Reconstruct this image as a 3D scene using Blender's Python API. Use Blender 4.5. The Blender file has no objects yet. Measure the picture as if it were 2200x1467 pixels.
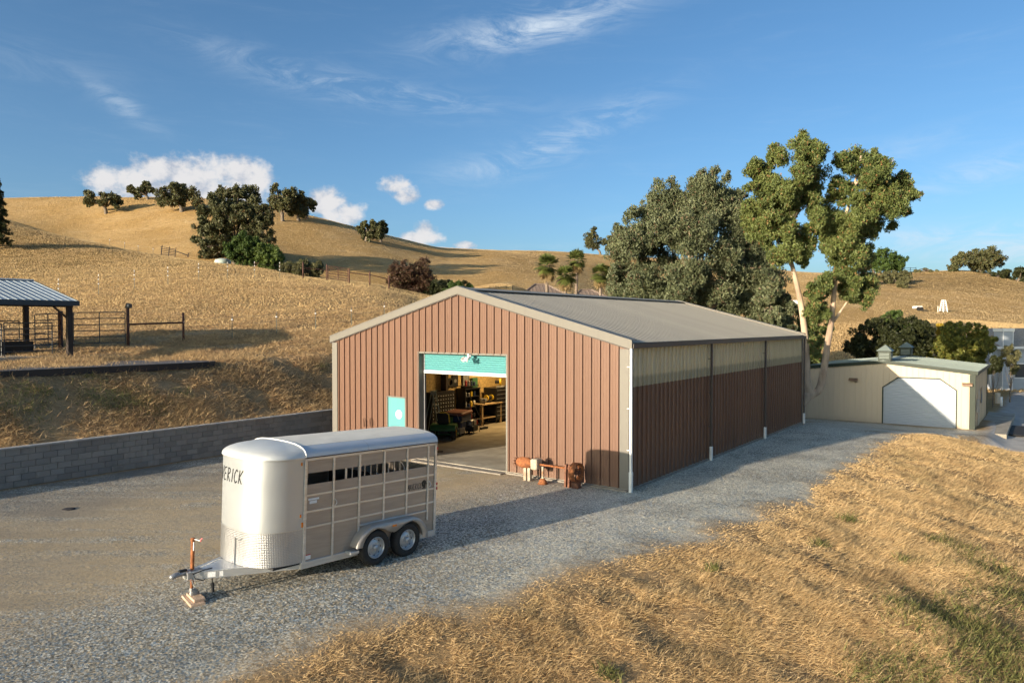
import bpy, math, random
import numpy as np
from mathutils import Vector, Matrix

scene = bpy.context.scene
COL = scene.collection
rng = np.random.default_rng(7)
random.seed(7)
rad = math.radians

# ---------------------------------------------------------------- camera
CAM_H = 4.84
FPX, PITCH, IW, IH = 1568.0, rad(1.3626), 2200.0, 1467.0
cam_d = bpy.data.cameras.new('camera')
cam_d.sensor_width = 36.0
cam_d.lens = FPX / IW * 36.0
cam_d.clip_start = 0.1
cam_d.clip_end = 5000
cam = bpy.data.objects.new('camera', cam_d)
COL.objects.link(cam)
cam.location = (0, 0, CAM_H)
cam.rotation_euler = (rad(90) - PITCH, 0, 0)
scene.camera = cam

# ---------------------------------------------------------------- light
SUN_AZ = rad(41.5)      # heading the light travels towards, from +X
SUN_EL = rad(10.8)
sun_d = bpy.data.lights.new('sun', 'SUN')
sun_d.energy = 3.9
sun_d.angle = rad(0.5)
sun_d.color = (1.0, 0.85, 0.66)
sun = bpy.data.objects.new('sun', sun_d)
COL.objects.link(sun)
sdir = Vector((math.cos(SUN_AZ) * math.cos(SUN_EL), math.sin(SUN_AZ) * math.cos(SUN_EL), -math.sin(SUN_EL)))
sun.rotation_euler = sdir.to_track_quat('-Z', 'Y').to_euler()

vs = scene.view_settings
vs.view_transform = 'Standard'
vs.look = 'None'
vs.exposure = 1.15
vs.gamma = 1.0
vs.use_curve_mapping = False
scene.render.engine = 'CYCLES'
scene.cycles.use_denoising = True
scene.cycles.max_bounces = 5
scene.cycles.diffuse_bounces = 3
scene.cycles.glossy_bounces = 3
scene.cycles.use_adaptive_sampling = True
scene.cycles.adaptive_threshold = 0.03
scene.cycles.transparent_max_bounces = 6
scene.cycles.sample_clamp_indirect = 6

class NT:
    """small helper that writes shader node graphs"""
    def __init__(self, tree):
        self.t = tree
    def n(self, typ, **kw):
        nd = self.t.nodes.new(typ)
        for k, v in kw.items():
            setattr(nd, k, v)
        return nd
    def put(self, sock, v):
        if isinstance(v, bpy.types.NodeSocket):
            self.t.links.new(v, sock)
        else:
            if sock.type == 'RGBA' and len(v) == 3:
                v = (*v, 1)
            sock.default_value = v
    def m(self, op, a, b=0.0, c=0.0, clamp=False):
        nd = self.n('ShaderNodeMath', operation=op, use_clamp=clamp)
        self.put(nd.inputs[0], a); self.put(nd.inputs[1], b); self.put(nd.inputs[2], c)
        return nd.outputs[0]
    def ramp(self, x, lo, hi, a=0.0, b=1.0):
        nd = self.n('ShaderNodeMapRange', interpolation_type='SMOOTHSTEP')
        for i, v in enumerate((x, lo, hi, a, b)):
            self.put(nd.inputs[i], v)
        return nd.outputs[0]
    def mix(self, f, a, b, blend='MIX'):
        nd = self.n('ShaderNodeMix', data_type='RGBA', blend_type=blend)
        self.put(nd.inputs[0], f); self.put(nd.inputs[6], a); self.put(nd.inputs[7], b)
        return nd.outputs[2]
    def noise(self, vec, scale, detail=4.0, rough=0.55, dist=0.0):
        nd = self.n('ShaderNodeTexNoise')
        if vec is not None: self.put(nd.inputs['Vector'], vec)
        nd.inputs['Scale'].default_value = scale
        nd.inputs['Detail'].default_value = detail
        nd.inputs['Roughness'].default_value = rough
        nd.inputs['Distortion'].default_value = dist
        return nd.outputs['Fac']
    def voro(self, vec, scale, feature='F1', out='Distance'):
        nd = self.n('ShaderNodeTexVoronoi', feature=feature)
        if vec is not None: self.put(nd.inputs['Vector'], vec)
        nd.inputs['Scale'].default_value = scale
        return nd.outputs[out]
    def mapv(self, vec, loc=(0, 0, 0), rot=(0, 0, 0), sc=(1, 1, 1)):
        nd = self.n('ShaderNodeMapping')
        self.put(nd.inputs[0], vec)
        nd.inputs[1].default_value = loc; nd.inputs[2].default_value = rot; nd.inputs[3].default_value = sc
        return nd.outputs[0]
    def coord(self, which='Object'):
        return self.n('ShaderNodeTexCoord').outputs[which]
    def sep(self, v):
        nd = self.n('ShaderNodeSeparateXYZ'); self.put(nd.inputs[0], v); return nd.outputs
    def comb(self, x, y, z):
        nd = self.n('ShaderNodeCombineXYZ')
        for i, v in enumerate((x, y, z)): self.put(nd.inputs[i], v)
        return nd.outputs[0]

# ---------------------------------------------------------------- sky
world = bpy.data.worlds.new('World')
scene.world = world
world.use_nodes = True
wt = world.node_tree
for nd in list(wt.nodes): wt.nodes.remove(nd)
W = NT(wt)
sky = W.n('ShaderNodeTexSky', sky_type='NISHITA')
sky.sun_disc = False
sky.sun_elevation = SUN_EL
sky.sun_rotation = math.atan2(-math.cos(SUN_AZ), -math.sin(SUN_AZ))
sky.altitude = 200
sky.air_density = 0.68
sky.dust_density = 2.7
sky.ozone_density = 1.0
skyc = W.mix(1.0, sky.outputs[0], (0.50, 0.60, 0.655, 1), 'MULTIPLY')
hs = W.n('ShaderNodeHueSaturation'); W.put(hs.inputs['Color'], skyc); hs.inputs['Saturation'].default_value = 1.12
skyc = hs.outputs[0]
gv = W.coord('Generated')
gx, gy, gz = W.sep(gv)
az = W.m('ARCTAN2', gx, gy)
el = W.m('ARCSINE', gz)
def px_az(px): return math.atan((px - 1100) / FPX)
def px_el(px, py):
    y = (733.5 - py) / FPX; x = (px - 1100) / FPX
    dy = math.cos(PITCH) + y * math.sin(PITCH); dz = -math.sin(PITCH) + y * math.cos(PITCH)
    return math.atan2(dz, math.hypot(x, dy))
ae = W.comb(az, el, 0.0)
# fair-weather cumulus low over the hills
n1 = W.noise(W.mapv(ae, sc=(1, 1.25, 1)), 34, 7, 0.58)
n2 = W.noise(ae, 110, 5, 0.6)
nmix = W.m('ADD', W.m('MULTIPLY', W.m('SUBTRACT', n1, 0.5), 2.3), W.m('MULTIPLY', W.m('SUBTRACT', n2, 0.5), 0.8))
CUM = [(300, 402, 105, 44), (370, 372, 85, 40), (430, 385, 85, 52), (505, 382, 80, 50), (545, 385, 60, 42), (470, 420, 110, 45),
       (705, 435, 50, 34), (740, 462, 52, 32), (850, 398, 36, 26), (875, 420, 34, 22), (934, 441, 24, 13), (915, 495, 28, 24),
       (905, 512, 58, 18), (1000, 528, 30, 11), (960, 538, 60, 9), (1005, 380, 1, 1)]
cum = None
base_h = None
for (px, py, rx, ry) in CUM[:-1]:
    a0, e0 = px_az(px), px_el(px, py)
    dx = W.m('DIVIDE', W.m('SUBTRACT', az, a0), rx / FPX)
    dy = W.m('DIVIDE', W.m('SUBTRACT', el, e0), ry / FPX)
    low = W.m('MULTIPLY', W.m('MINIMUM', dy, 0.0), 0.5)        # flatter underside
    d2 = W.m('ADD', W.m('MULTIPLY', dx, dx), W.m('ADD', W.m('MULTIPLY', dy, dy), W.m('MULTIPLY', low, low)))
    f = W.m('SUBTRACT', 1.0, d2)
    f = W.m('MAXIMUM', f, -4.0)
    cum = f if cum is None else W.m('MAXIMUM', cum, f)
dens = W.m('ADD', cum, W.m('MULTIPLY', nmix, 1.05))
cmask = W.ramp(dens, -0.1, 0.95)
nsh = W.noise(W.mapv(ae, loc=(0.012, -0.018, 0), sc=(1, 1.25, 1)), 34, 7, 0.58)
relief = W.m('SUBTRACT', n1, nsh)
shade = W.ramp(W.m('ADD', W.m('MULTIPLY', relief, 2.6), W.m('MULTIPLY', cum, 0.35)), -0.45, 0.5)
ccol = W.mix(shade, (1.35, 1.5, 1.8, 1), (2.5, 2.45, 2.45, 1))
# high wisps of cirrus
wv = W.mapv(ae, rot=(0, 0, rad(-9)), sc=(1.0, 5.5, 1))
cn = W.noise(wv, 4.5, 9, 0.66, 1.4)
cf = W.noise(W.mapv(ae, rot=(0, 0, rad(16)), sc=(1, 9, 1)), 13, 6, 0.65, 0.8)
cir = W.m('MULTIPLY', W.ramp(cn, 0.44, 0.85), W.ramp(cf, 0.25, 0.8))
CIR = [(1130, 62, 210, 34, 0.16, .62), (1220, 45, 120, 26, 0.3, .45), (690, 170, 230, 26, -0.16, .42), (870, 205, 240, 22, -0.05, .3), (1230, 290, 170, 34, 0.35, .5),
       (1080, 355, 140, 26, 0.12, .32), (270, 228, 55, 20, -0.5, .4), (2120, 365, 170, 26, 0.16, .45), (1900, 330, 120, 22, .2, .25), (60, 135, 150, 40, 0.0, .10),
       (2110, 500, 210, 22, .02, .5), (1990, 540, 260, 20, .03, .35), (2180, 545, 120, 26, .1, .6), (1620, 520, 400, 9, 0.0, .3)]
wis = None
for (px, py, rx, ry, sl, amp) in CIR:
    a0, e0 = px_az(px), px_el(px, py)
    da = W.m('SUBTRACT', az, a0)
    dx = W.m('DIVIDE', da, rx / FPX)
    dy = W.m('DIVIDE', W.m('SUBTRACT', W.m('SUBTRACT', el, e0), W.m('MULTIPLY', da, sl)), ry / FPX)
    g = W.m('MULTIPLY', W.m('EXPONENT', W.m('MULTIPLY', W.m('ADD', W.m('MULTIPLY', dx, dx), W.m('MULTIPLY', dy, dy)), -1.0)), amp)
    wis = g if wis is None else W.m('ADD', wis, g)
cn2 = W.noise(W.mapv(ae, rot=(0, 0, rad(12)), sc=(1.0, 3.6, 1)), 9, 10, 0.68, 1.2)
wmask = W.m('MULTIPLY', wis, W.ramp(cn2, 0.36, 0.72), clamp=True)
cmask2 = W.m('ADD', W.m('MULTIPLY', cir, 0.10), wmask, clamp=True)
up = W.ramp(el, -0.02, 0.03)
cmask2 = W.m('MULTIPLY', cmask2, up)
c1 = W.mix(cmask2, skyc, (2.2, 2.5, 2.8, 1))
c2 = W.mix(W.m('MULTIPLY', cmask, 0.95), c1, ccol)
bg = W.n('ShaderNodeBackground')
W.put(bg.inputs[0], c2)
bg.inputs[1].default_value = 0.15
world.cycles.sampling_method = 'MANUAL'
world.cycles.sample_map_resolution = 256
wo = W.n('ShaderNodeOutputWorld')
wt.links.new(bg.outputs[0], wo.inputs[0])

# ---------------------------------------------------------------- photo geometry helpers
def ray(px, py):
    x = (px - 1100) / FPX; y = (733.5 - py) / FPX
    dy = math.cos(PITCH) + y * math.sin(PITCH); dz = -math.sin(PITCH) + y * math.cos(PITCH)
    return x / dy, dz / dy
def at(px, py, D):
    rx, rz = ray(px, py)
    return Vector((rx * D, D, CAM_H + rz * D))
def zat(py, D, px=1100): return CAM_H + ray(px, py)[1] * D
def ground(px, py, z=0.0):
    rx, rz = ray(px, py)
    return at(px, py, (z - CAM_H) / rz)
TH = 0.9349                                  # heading of the metal barn's long side
BC = Vector((3.3546, 21.0602, 0))            # its corner
cT, sT = math.cos(TH), math.sin(TH)
def to_uv(x, y):
    dx, dy = x - BC.x, y - BC.y
    return cT * dx + sT * dy, -sT * dx + cT * dy
def from_uv(u, v, z=0.0):
    return Vector((BC.x + cT * u - sT * v, BC.y + sT * u + cT * v, z))
def on_u(px, py, u0):
    """local barn coords (u,v,z) of the sight line through a pixel on the plane u=u0"""
    rx, rz = ray(px, py)
    cu, cv = to_uv(0, 0); du = cT * rx + sT; dv = -sT * rx + cT
    k = (u0 - cu) / du
    return Vector((u0, cv + dv * k, CAM_H + rz * k))
def on_v(px, py, v0):
    rx, rz = ray(px, py)
    cu, cv = to_uv(0, 0); du = cT * rx + sT; dv = -sT * rx + cT
    k = (v0 - cv) / dv
    return Vector((cu + du * k, v0, CAM_H + rz * k))
def on_floor(px, py, z=0.05):
    p = ground(px, py, z); u, v = to_uv(p.x, p.y)
    return Vector((u, v, z))

# ---------------------------------------------------------------- mesh helpers
class MB:
    def __init__(self):
        self.v = []; self.f = []
    def add(self, verts, faces):
        o = len(self.v)
        self.v += [tuple(p) for p in verts]
        self.f += [tuple(i + o for i in f) for f in faces]
        return self
    def box(self, x0, x1, y0, y1, z0, z1, M=None):
        vs_ = [Vector(p) for p in ((x0, y0, z0), (x1, y0, z0), (x1, y1, z0), (x0, y1, z0), (x0, y0, z1), (x1, y0, z1), (x1, y1, z1), (x0, y1, z1))]
        if M is not None: vs_ = [M @ p for p in vs_]
        return self.add(vs_, [(0, 3, 2, 1), (4, 5, 6, 7), (0, 1, 5, 4), (1, 2, 6, 5), (2, 3, 7, 6), (3, 0, 4, 7)])
    def cbox(self, x0, x1, y0, y1, z0, z1, c=0.01, M=None):
        """box with chamfered vertical and horizontal edges"""
        def ring(i, z): return [(x0 + i, y0 + c + 0, z), (x0 + c, y0 + i, z)]
        def rg(ins, z):
            a, b, d, e = x0 + ins, x1 - ins, y0 + ins, y1 - ins
            return [(a + c, d, z), (b - c, d, z), (b, d + c, z), (b, e - c, z), (b - c, e, z), (a + c, e, z), (a, e - c, z), (a, d + c, z)]
        rings = [rg(c, z0), rg(0, z0 + c), rg(0, z1 - c), rg(c, z1)]
        vs_ = [Vector(p) for r in rings for p in r]
        if M is not None: vs_ = [M @ p for p in vs_]
        fs = []
        for k in range(3):
            for i in range(8):
                j = (i + 1) % 8
                fs.append((k * 8 + i, k * 8 + j, k * 8 + 8 + j, k * 8 + 8 + i))
        fs.append(tuple(range(7, -1, -1))); fs.append(tuple(range(24, 32)))
        return self.add(vs_, fs)
    def tube(self, path, r, n=8, cap=True):
        path = [Vector(p) for p in path]
        if not hasattr(r, '__len__'): r = [r] * len(path)
        rings = []
        pv = None
        for i, p in enumerate(path):
            t = (path[min(i + 1, len(path) - 1)] - path[max(i - 1, 0)]).normalized()
            if pv is None:
                a = Vector((0, 0, 1)) if abs(t.z) < 0.9 else Vector((1, 0, 0))
                pv = (a - t * a.dot(t)).normalized()
            else:
                pv = (pv - t * pv.dot(t))
                pv = pv.normalized() if pv.length > 1e-6 else Vector((1, 0, 0))
            q = t.cross(pv)
            rings.append([p + (pv * math.cos(2 * math.pi * k / n) + q * math.sin(2 * math.pi * k / n)) * r[i] for k in range(n)])
        vs_ = [p for rg in rings for p in rg]; fs = []
        for i in range(len(path) - 1):
            for k in range(n):
                j = (k + 1) % n
                fs.append((i * n + k, i * n + j, (i + 1) * n + j, (i + 1) * n + k))
        if cap:
            fs.append(tuple(range(n - 1, -1, -1))); fs.append(tuple((len(path) - 1) * n + k for k in range(n)))
        return self.add(vs_, fs)
    def lathe(self, prof, n=24, M=None, close=False):
        """prof: (radius, height) pairs turned round local Z"""
        vs_ = []
        for (r, h) in prof:
            for k in range(n):
                a = 2 * math.pi * k / n
                vs_.append(Vector((r * math.cos(a), r * math.sin(a), h)))
        if M is not None: vs_ = [M @ p for p in vs_]
        fs = []
        L = len(prof)
        for i in range(L if close else L - 1):
            i2 = (i + 1) % L
            for k in range(n):
                j = (k + 1) % n
                fs.append((i * n + k, i * n + j, i2 * n + j, i2 * n + k))
        return self.add(vs_, fs)
    def prism(self, poly, d0, d1, M=None, axis='y'):
        """poly of (a,b) extruded: axis y -> (a, d, b); axis x -> (d, a, b); axis z -> (a, b, d)"""
        def P(a, b, d):
            return Vector((a, d, b)) if axis == 'y' else Vector((d, a, b)) if axis == 'x' else Vector((a, b, d))
        n = len(poly)
        vs_ = [P(a, b, d0) for a, b in poly] + [P(a, b, d1) for a, b in poly]
        if M is not None: vs_ = [M @ p for p in vs_]
        fs = [tuple(range(n)), tuple(range(2 * n - 1, n - 1, -1))]
        for i in range(n):
            j = (i + 1) % n
            fs.append((i, i + n, j + n, j))
        return self.add(vs_, fs)
    def mesh(self, name, smooth=False):
        me = bpy.data.meshes.new(name)
        me.from_pydata(self.v, [], self.f)
        me.update()
        if smooth:
            me.polygons.foreach_set('use_smooth', [True] * len(me.polygons))
        return me
    def build(self, name, mat, parent=None, smooth=False):
        return link(name, self.mesh(name, smooth), mat, parent)

def link(name, me, mat=None, parent=None):
    if mat is not None and not me.materials: me.materials.append(mat)
    o = bpy.data.objects.new(name, me)
    COL.objects.link(o)
    if parent is not None: o.parent = parent
    return o
def smooth_by_angle(o, ang=35):
    me = o.data
    me.polygons.foreach_set('use_smooth', [True] * len(me.polygons))
    try: me.set_sharp_from_angle(angle=rad(ang))
    except Exception: pass
    return o
def tag(o, label, cat, group=None, kind=None):
    o['label'] = label; o['category'] = cat
    if group: o['group'] = group
    if kind: o['kind'] = kind
    return o
def thing(name, label, cat, loc=(0, 0, 0), rotz=0.0, group=None):
    o = bpy.data.objects.new(name, None)
    o.empty_display_size = 0.2
    COL.objects.link(o)
    o.location = loc; o.rotation_euler = (0, 0, rotz)
    return tag(o, label, cat, group)
def struct(o):
    o['kind'] = 'structure'; return o
def dup(root, loc=None, rotz=None, label=None):
    r = root.copy(); COL.objects.link(r)
    if loc is not None: r.location = loc
    if rotz is not None: r.rotation_euler = (0, 0, rotz)
    if label: r['label'] = label
    for ch in list(root.children):
        c = ch.copy(); COL.objects.link(c); c.parent = r
        for g in list(ch.children):
            d = g.copy(); COL.objects.link(d); d.parent = c
    return r
def np_mesh(name, V, F, mat, parent=None, smooth=False):
    """V (n,3) float array, F (m,k) int array of equal-sized faces"""
    me = bpy.data.meshes.new(name)
    V = np.ascontiguousarray(V, np.float32); F = np.ascontiguousarray(F, np.int32)
    m, k = F.shape
    me.vertices.add(len(V)); me.vertices.foreach_set('co', V.ravel())
    me.loops.add(m * k); me.loops.foreach_set('vertex_index', F.ravel())
    me.polygons.add(m)
    me.polygons.foreach_set('loop_start', np.arange(0, m * k, k, dtype=np.int32))
    me.polygons.foreach_set('loop_total', np.full(m, k, np.int32))
    if smooth: me.polygons.foreach_set('use_smooth', np.ones(m, bool))
    me.update(calc_edges=True)
    return link(name, me, mat, parent)

# ---------------------------------------------------------------- vector noise
_perm = rng.random((256, 256)).astype(np.float32)
def vnoise(x, y, s):
    x = np.asarray(x) / s; y = np.asarray(y) / s
    xi = np.floor(x).astype(int); yi = np.floor(y).astype(int)
    fx = x - xi; fy = y - yi
    fx = fx * fx * (3 - 2 * fx); fy = fy * fy * (3 - 2 * fy)
    g = lambda a, b: _perm[a & 255, b & 255]
    return (g(xi, yi) * (1 - fx) + g(xi + 1, yi) * fx) * (1 - fy) + (g(xi, yi + 1) * (1 - fx) + g(xi + 1, yi + 1) * fx) * fy
def fbm(x, y, s, o=4):
    r = 0; a = 1.0; t = 0
    for i in range(o):
        r = r + a * vnoise(np.asarray(x) + 17.3 * i, np.asarray(y) - 9.1 * i, s / 2 ** i); t += a; a *= 0.5
    return r / t - 0.5
def sm(x):
    x = np.clip(x, 0, 1); return x * x * (3 - 2 * x)

# ---------------------------------------------------------------- materials
def pm(name, col, rough=0.6, metal=0.0, var=0.12, scale=3.0, bump=0.0, bscale=40.0, col2=None, f2=(0.5, 0.75), spec=0.5, stretch=(1, 1, 1), coordn='Object', detail=5.0, bdist=0.02):
    mt = bpy.data.materials.new(name); mt.use_nodes = True
    t = NT(mt.node_tree)
    b = mt.node_tree.nodes['Principled BSDF']
    co = t.mapv(t.coord(coordn), sc=stretch)
    f = t.noise(co, scale, detail)
    lo = tuple(c * (1 - var) for c in col); hi = tuple(min(1, c * (1 + var)) for c in col)
    c = t.mix(t.ramp(f, 0.3, 0.7), lo, hi)
    if col2 is not None:
        f_ = t.noise(t.mapv(co, loc=(7, 3, 1)), scale * 0.6, 6.0, 0.62)
        c = t.mix(t.ramp(f_, f2[0], f2[1]), c, col2)
    t.put(b.inputs['Base Color'], c)
    b.inputs['Roughness'].default_value = rough
    b.inputs['Metallic'].default_value = metal
    b.inputs['Specular IOR Level'].default_value = spec
    if bump:
        bn = t.n('ShaderNodeBump'); bn.inputs['Strength'].default_value = bump; bn.inputs['Distance'].default_value = bdist
        t.put(bn.inputs['Height'], t.noise(co, bscale, 3.0))
        t.put(b.inputs['Normal'], bn.outputs[0])
    return mt
def leafmat(name, col, col2, trans=0.25, rough=0.55, brown=None):
    mt = bpy.data.materials.new(name); mt.use_nodes = True
    nt = mt.node_tree; t = NT(nt)
    b = nt.nodes['Principled BSDF']
    g = t.n('ShaderNodeNewGeometry')
    f = t.noise(t.coord('Object'), 0.55, 3.0)
    k = t.m('ADD', t.m('MULTIPLY', g.outputs['Random Per Island'], 0.6), t.m('MULTIPLY', t.ramp(f, 0.3, 0.7), 0.4))
    c = t.mix(k, col, col2)
    if brown is not None:
        c = t.mix(t.ramp(g.outputs['Random Per Island'], 0.93, 0.97), c, brown)
    t.put(b.inputs['Base Color'], c)
    b.inputs['Roughness'].default_value = rough
    b.inputs['Specular IOR Level'].default_value = 0.3
    tr = t.n('ShaderNodeBsdfTranslucent'); t.put(tr.inputs[0], c)
    ms = t.n('ShaderNodeMixShader'); ms.inputs[0].default_value = trans
    nt.links.new(b.outputs[0], ms.inputs[1]); nt.links.new(tr.outputs[0], ms.inputs[2])
    nt.links.new(ms.outputs[0], nt.nodes['Material Output'].inputs[0])
    return mt
# ================================================================ TERRAIN
def K(px, lst):
    out = []
    for D, k in lst:
        out.append((D, zat(k[1], D, px) if isinstance(k, tuple) else k))
    d, z = out[-1]
    out += [(d + 60, z - 5), (d + 250, z - 30), (1500, z - 120)]
    return out
Y = lambda y: ('y', y)
COLS = {
    -900: [(20, 3.0), (33, 3.35), (40, 4.2), (60, 8.5), (80, 14), (112, 24), (128, 23), (160, 31), (205, Y(424))],
    -400: [(20, 3.0), (33, 3.35), (40, 4.0), (60, Y(640)), (80, Y(565)), (112, Y(452)), (128, 21), (160, 30), (205, Y(424))],
    0: [(20, 3.0), (33, 3.35), (39, Y(742)), (58, Y(645)), (80, Y(570)), (112, Y(474)), (128, 19.0), (160, 27.5), (205, Y(428))],
    200: [(20, 3.0), (34, 3.4), (40, Y(736)), (60, Y(632)), (80, Y(572)), (105, Y(527)), (120, 14.5), (150, 22.5), (205, Y(426))],
    430: [(20, 2.4), (35, 3.4), (42, Y(725)), (68, Y(603)), (95, Y(564)), (110, 12.0), (140, 20.5), (198, Y(432))],
    560: [(20, 2.3), (36, 3.4), (44, Y(716)), (72, Y(598)), (95, Y(578)), (110, 11.2), (140, 19.5), (196, Y(448))],
    680: [(20, 2.2), (36, 3.2), (46, Y(708)), (76, Y(602)), (95, Y(597)), (110, 10.2), (140, 17), (192, Y(472))],
    800: [(20, 2.0), (36, 3.0), (48, Y(702)), (78, Y(614)), (95, Y(612)), (112, 9.5), (145, 17), (200, Y(504))],
    880: [(20, 1.5), (36, 2.5), (50, Y(700)), (80, Y(632)), (96, Y(626)), (115, 9.2), (150, 16.5), (212, Y(525))],
    960: [(20, 1.0), (36, 2.0), (52, 3.5), (80, Y(648)), (98, Y(635)), (120, 10.0), (160, 17.2), (232, Y(536))],
    1080: [(20, .5), (36, 1.2), (55, 2.0), (85, Y(640)), (108, Y(606)), (122, 11.2), (165, 18), (250, Y(540))],
    1200: [(20, 0), (36, .5), (60, 1.0), (90, Y(655)), (120, Y(630)), (180, 18), (258, Y(543))],
    1350: [(20, 0), (36, .2), (60, .6), (90, 2.0), (130, 7), (190, 14), (268, Y(550))],
    1550: [(20, 0), (36, -.3), (60, 0), (90, 1.5), (130, 6), (190, 13), (268, Y(566))],
    1720: [(20, 0), (38, -.9), (62, -.9), (90, 1.5), (130, Y(655)), (195, Y(602)), (262, Y(586))],
    1850: [(20, 0), (38, -.9), (64, -.9), (90, 1.6), (122, Y(674)), (185, Y(614)), (255, Y(588))],
    1960: [(20, 0), (38, -.95), (66, -1.0), (92, Y(704)), (118, Y(678)), (158, Y(640)), (200, Y(610)), (248, Y(584))],
    2080: [(20, 0), (38, -1.1), (66, -1.1), (90, Y(712)), (132, Y(672)), (185, Y(625)), (244, Y(582))],
    2200: [(20, 0), (38, -1.2), (66, -1.2), (85, Y(722)), (112, Y(700)), (170, Y(650)), (240, Y(607))],
    2700: [(20, 0), (38, -1.4), (66, -1.5), (100, 0.5), (140, 3.0), (160, 3.5), (240, 12)],
}
_dg = np.concatenate([np.linspace(20, 150, 131), np.linspace(152, 320, 85), np.geomspace(330, 1500, 30)])
_ax = np.array([(p - 1100) / FPX for p in sorted(COLS)])
_tab = []
for p in sorted(COLS):
    k = K(p, COLS[p]); d = np.array([q[0] for q in k]); z = np.array([q[1] for q in k])
    h = np.diff(d); s = np.diff(z) / h                    # monotone cubic through the knots
    m = np.zeros(len(d)); m[0] = s[0]; m[-1] = s[-1]
    for i in range(1, len(d) - 1):
        m[i] = 0 if s[i - 1] * s[i] <= 0 else 2 * s[i - 1] * s[i] / (s[i - 1] + s[i])
    i = np.clip(np.searchsorted(d, _dg) - 1, 0, len(d) - 2)
    t = (_dg - d[i]) / h[i]
    _tab.append((2 * t**3 - 3 * t**2 + 1) * z[i] + (t**3 - 2 * t**2 + t) * h[i] * m[i] + (-2 * t**3 + 3 * t**2) * z[i + 1] + (t**3 - t**2) * h[i] * m[i + 1])
_tab = np.array(_tab)
_aa = np.linspace(_ax[0], _ax[-1], 361)
_T = np.array([np.interp(_aa, _ax, _tab[:, j]) for j in range(_tab.shape[1])]).T
_ker = np.exp(-np.linspace(-2, 2, 13) ** 2); _ker /= _ker.sum()
_T = np.apply_along_axis(lambda c: np.convolve(np.pad(c, 6, mode='edge'), _ker, 'valid'), 0, _T)
def zcol(x, y):
    D = np.maximum(y, 20.0)
    a = np.clip(x / np.maximum(y, 12.0), _aa[0], _aa[-1])
    fa = (a - _aa[0]) / (_aa[1] - _aa[0]); ia = np.clip(fa.astype(int), 0, len(_aa) - 2); fa = np.clip(fa - ia, 0, 1)
    D = np.minimum(D, 1499)
    jd = np.clip(np.searchsorted(_dg, D) - 1, 0, len(_dg) - 2); fd = np.clip((D - _dg[jd]) / (_dg[jd + 1] - _dg[jd]), 0, 1)
    return (_T[ia, jd] * (1 - fa) + _T[ia + 1, jd] * fa) * (1 - fd) + (_T[ia, jd + 1] * (1 - fa) + _T[ia + 1, jd + 1] * fa) * fd
WALL_V = 14.85
_eu = np.array([-40, -20, -13.5, -11, -9.4, -5.8, -3.4, 1.4, 6.9, 13.5, 17.6, 19.8, 24])
_ev = np.array([0.9, -.2, -.74, -1.2, -1.76, -2.5, -3.4, -4.2, -4.2, -4.5, -4.75, -5.6, -7.4])
def edge_v(u): return np.interp(u, _eu, _ev)
def hz(x, y):
    x = np.asarray(x, float); y = np.asarray(y, float)
    dx, dy = x - BC.x, y - BC.y
    u = cT * dx + sT * dy; v = -sT * dx + cT * dy
    dist = np.hypot(x, y)
    zc = zcol(x, y)
    # yard, falling away gently past the barn
    zy = -0.9 * sm((u - 15.5) / 12.5)
    zy = zy + 0.02 * fbm(x, y, 3.0, 3)
    d = edge_v(u) - v
    drop = 0.22 * (np.sqrt(np.maximum(d, 0) ** 2 + 2.2) - 1.483)
    drop = np.minimum(drop, 4.5 + 0.05 * np.maximum(d, 0))
    bumps = sm(d / 1.2) * (0.34 * fbm(x, y, 2.6, 4) + 0.16 * fbm(x + 31, y, 0.7, 2))
    zb = zy - drop + bumps
    zr = zc * sm((u - 27) / 16) + zb * (1 - sm((u - 27) / 16))
    # the bank ends above the lower drive
    rt = sm((u - 18.8) / 3.2) * sm((edge_v(u) - v + 0.3) / 1.2)
    zr = zr * (1 - rt) + (-1.25 - 0.012 * np.maximum(u - 24, 0)) * rt * (u < 44) + zc * rt * (u >= 44)
    lf = np.maximum(sm((v - WALL_V) / 5.3), sm((u - 20) / 9))
    zl = 1.02 * (1 - lf) + zc * lf + sm((v - WALL_V) / 2.5) * (0.55 * fbm(x, y, 4.0, 4) * np.clip(1 - dist / 120, .25, 1))
    far = sm((dist - 60) / 60)
    z = np.where(v > WALL_V, zl, zr)
    return z + far * (1.6 * fbm(x, y, 38, 3) + 0.25 * fbm(x, y, 7, 2))
def hz1(x, y): return float(hz(np.array([x]), np.array([y]))[0])

def graded(lo, hi, step, far, ratio):
    core = np.arange(lo, hi, step).tolist()
    a = [core[-1]]; s = step
    while a[-1] < far[1]: s *= ratio; a.append(a[-1] + s)
    b = [core[0]]; s = step
    while b[-1] > far[0]: s *= ratio; b.append(b[-1] - s)
    return np.array(b[:0:-1] + core + a[1:])
ul = graded(-18, 22, 0.26, (-700, 1100), 1.034)
vl = graded(-17, 24, 0.26, (-900, 900), 1.034)
iw = int(np.argmin(abs(vl - WALL_V))); vl[iw] = WALL_V + 0.001
U, V_ = np.meshgrid(ul, vl, indexing='ij')
GX = BC.x + cT * U - sT * V_; GY = BC.y + sT * U + cT * V_
GZ = hz(GX, GY)
def gravel_mask(u, v, x, y):
    n = fbm(x, y, 1.6, 4) * 1.3 + 0.8 * fbm(x, y, .5, 2)
    g = sm((v - edge_v(u) + n) / 1.5 + 0.5) * (v < WALL_V) * (1 - sm((u - 26 + n) / 3)) * (u > -60)
    n2 = fbm(x, y, 3, 3) * 3
    park = sm((u - 21) / 2) * sm((-6.9 - v + n2 * .2) / .6) * (1 - sm((u - 66) / 4)) * sm((v + 40) / 5)
    return g, park
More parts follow.
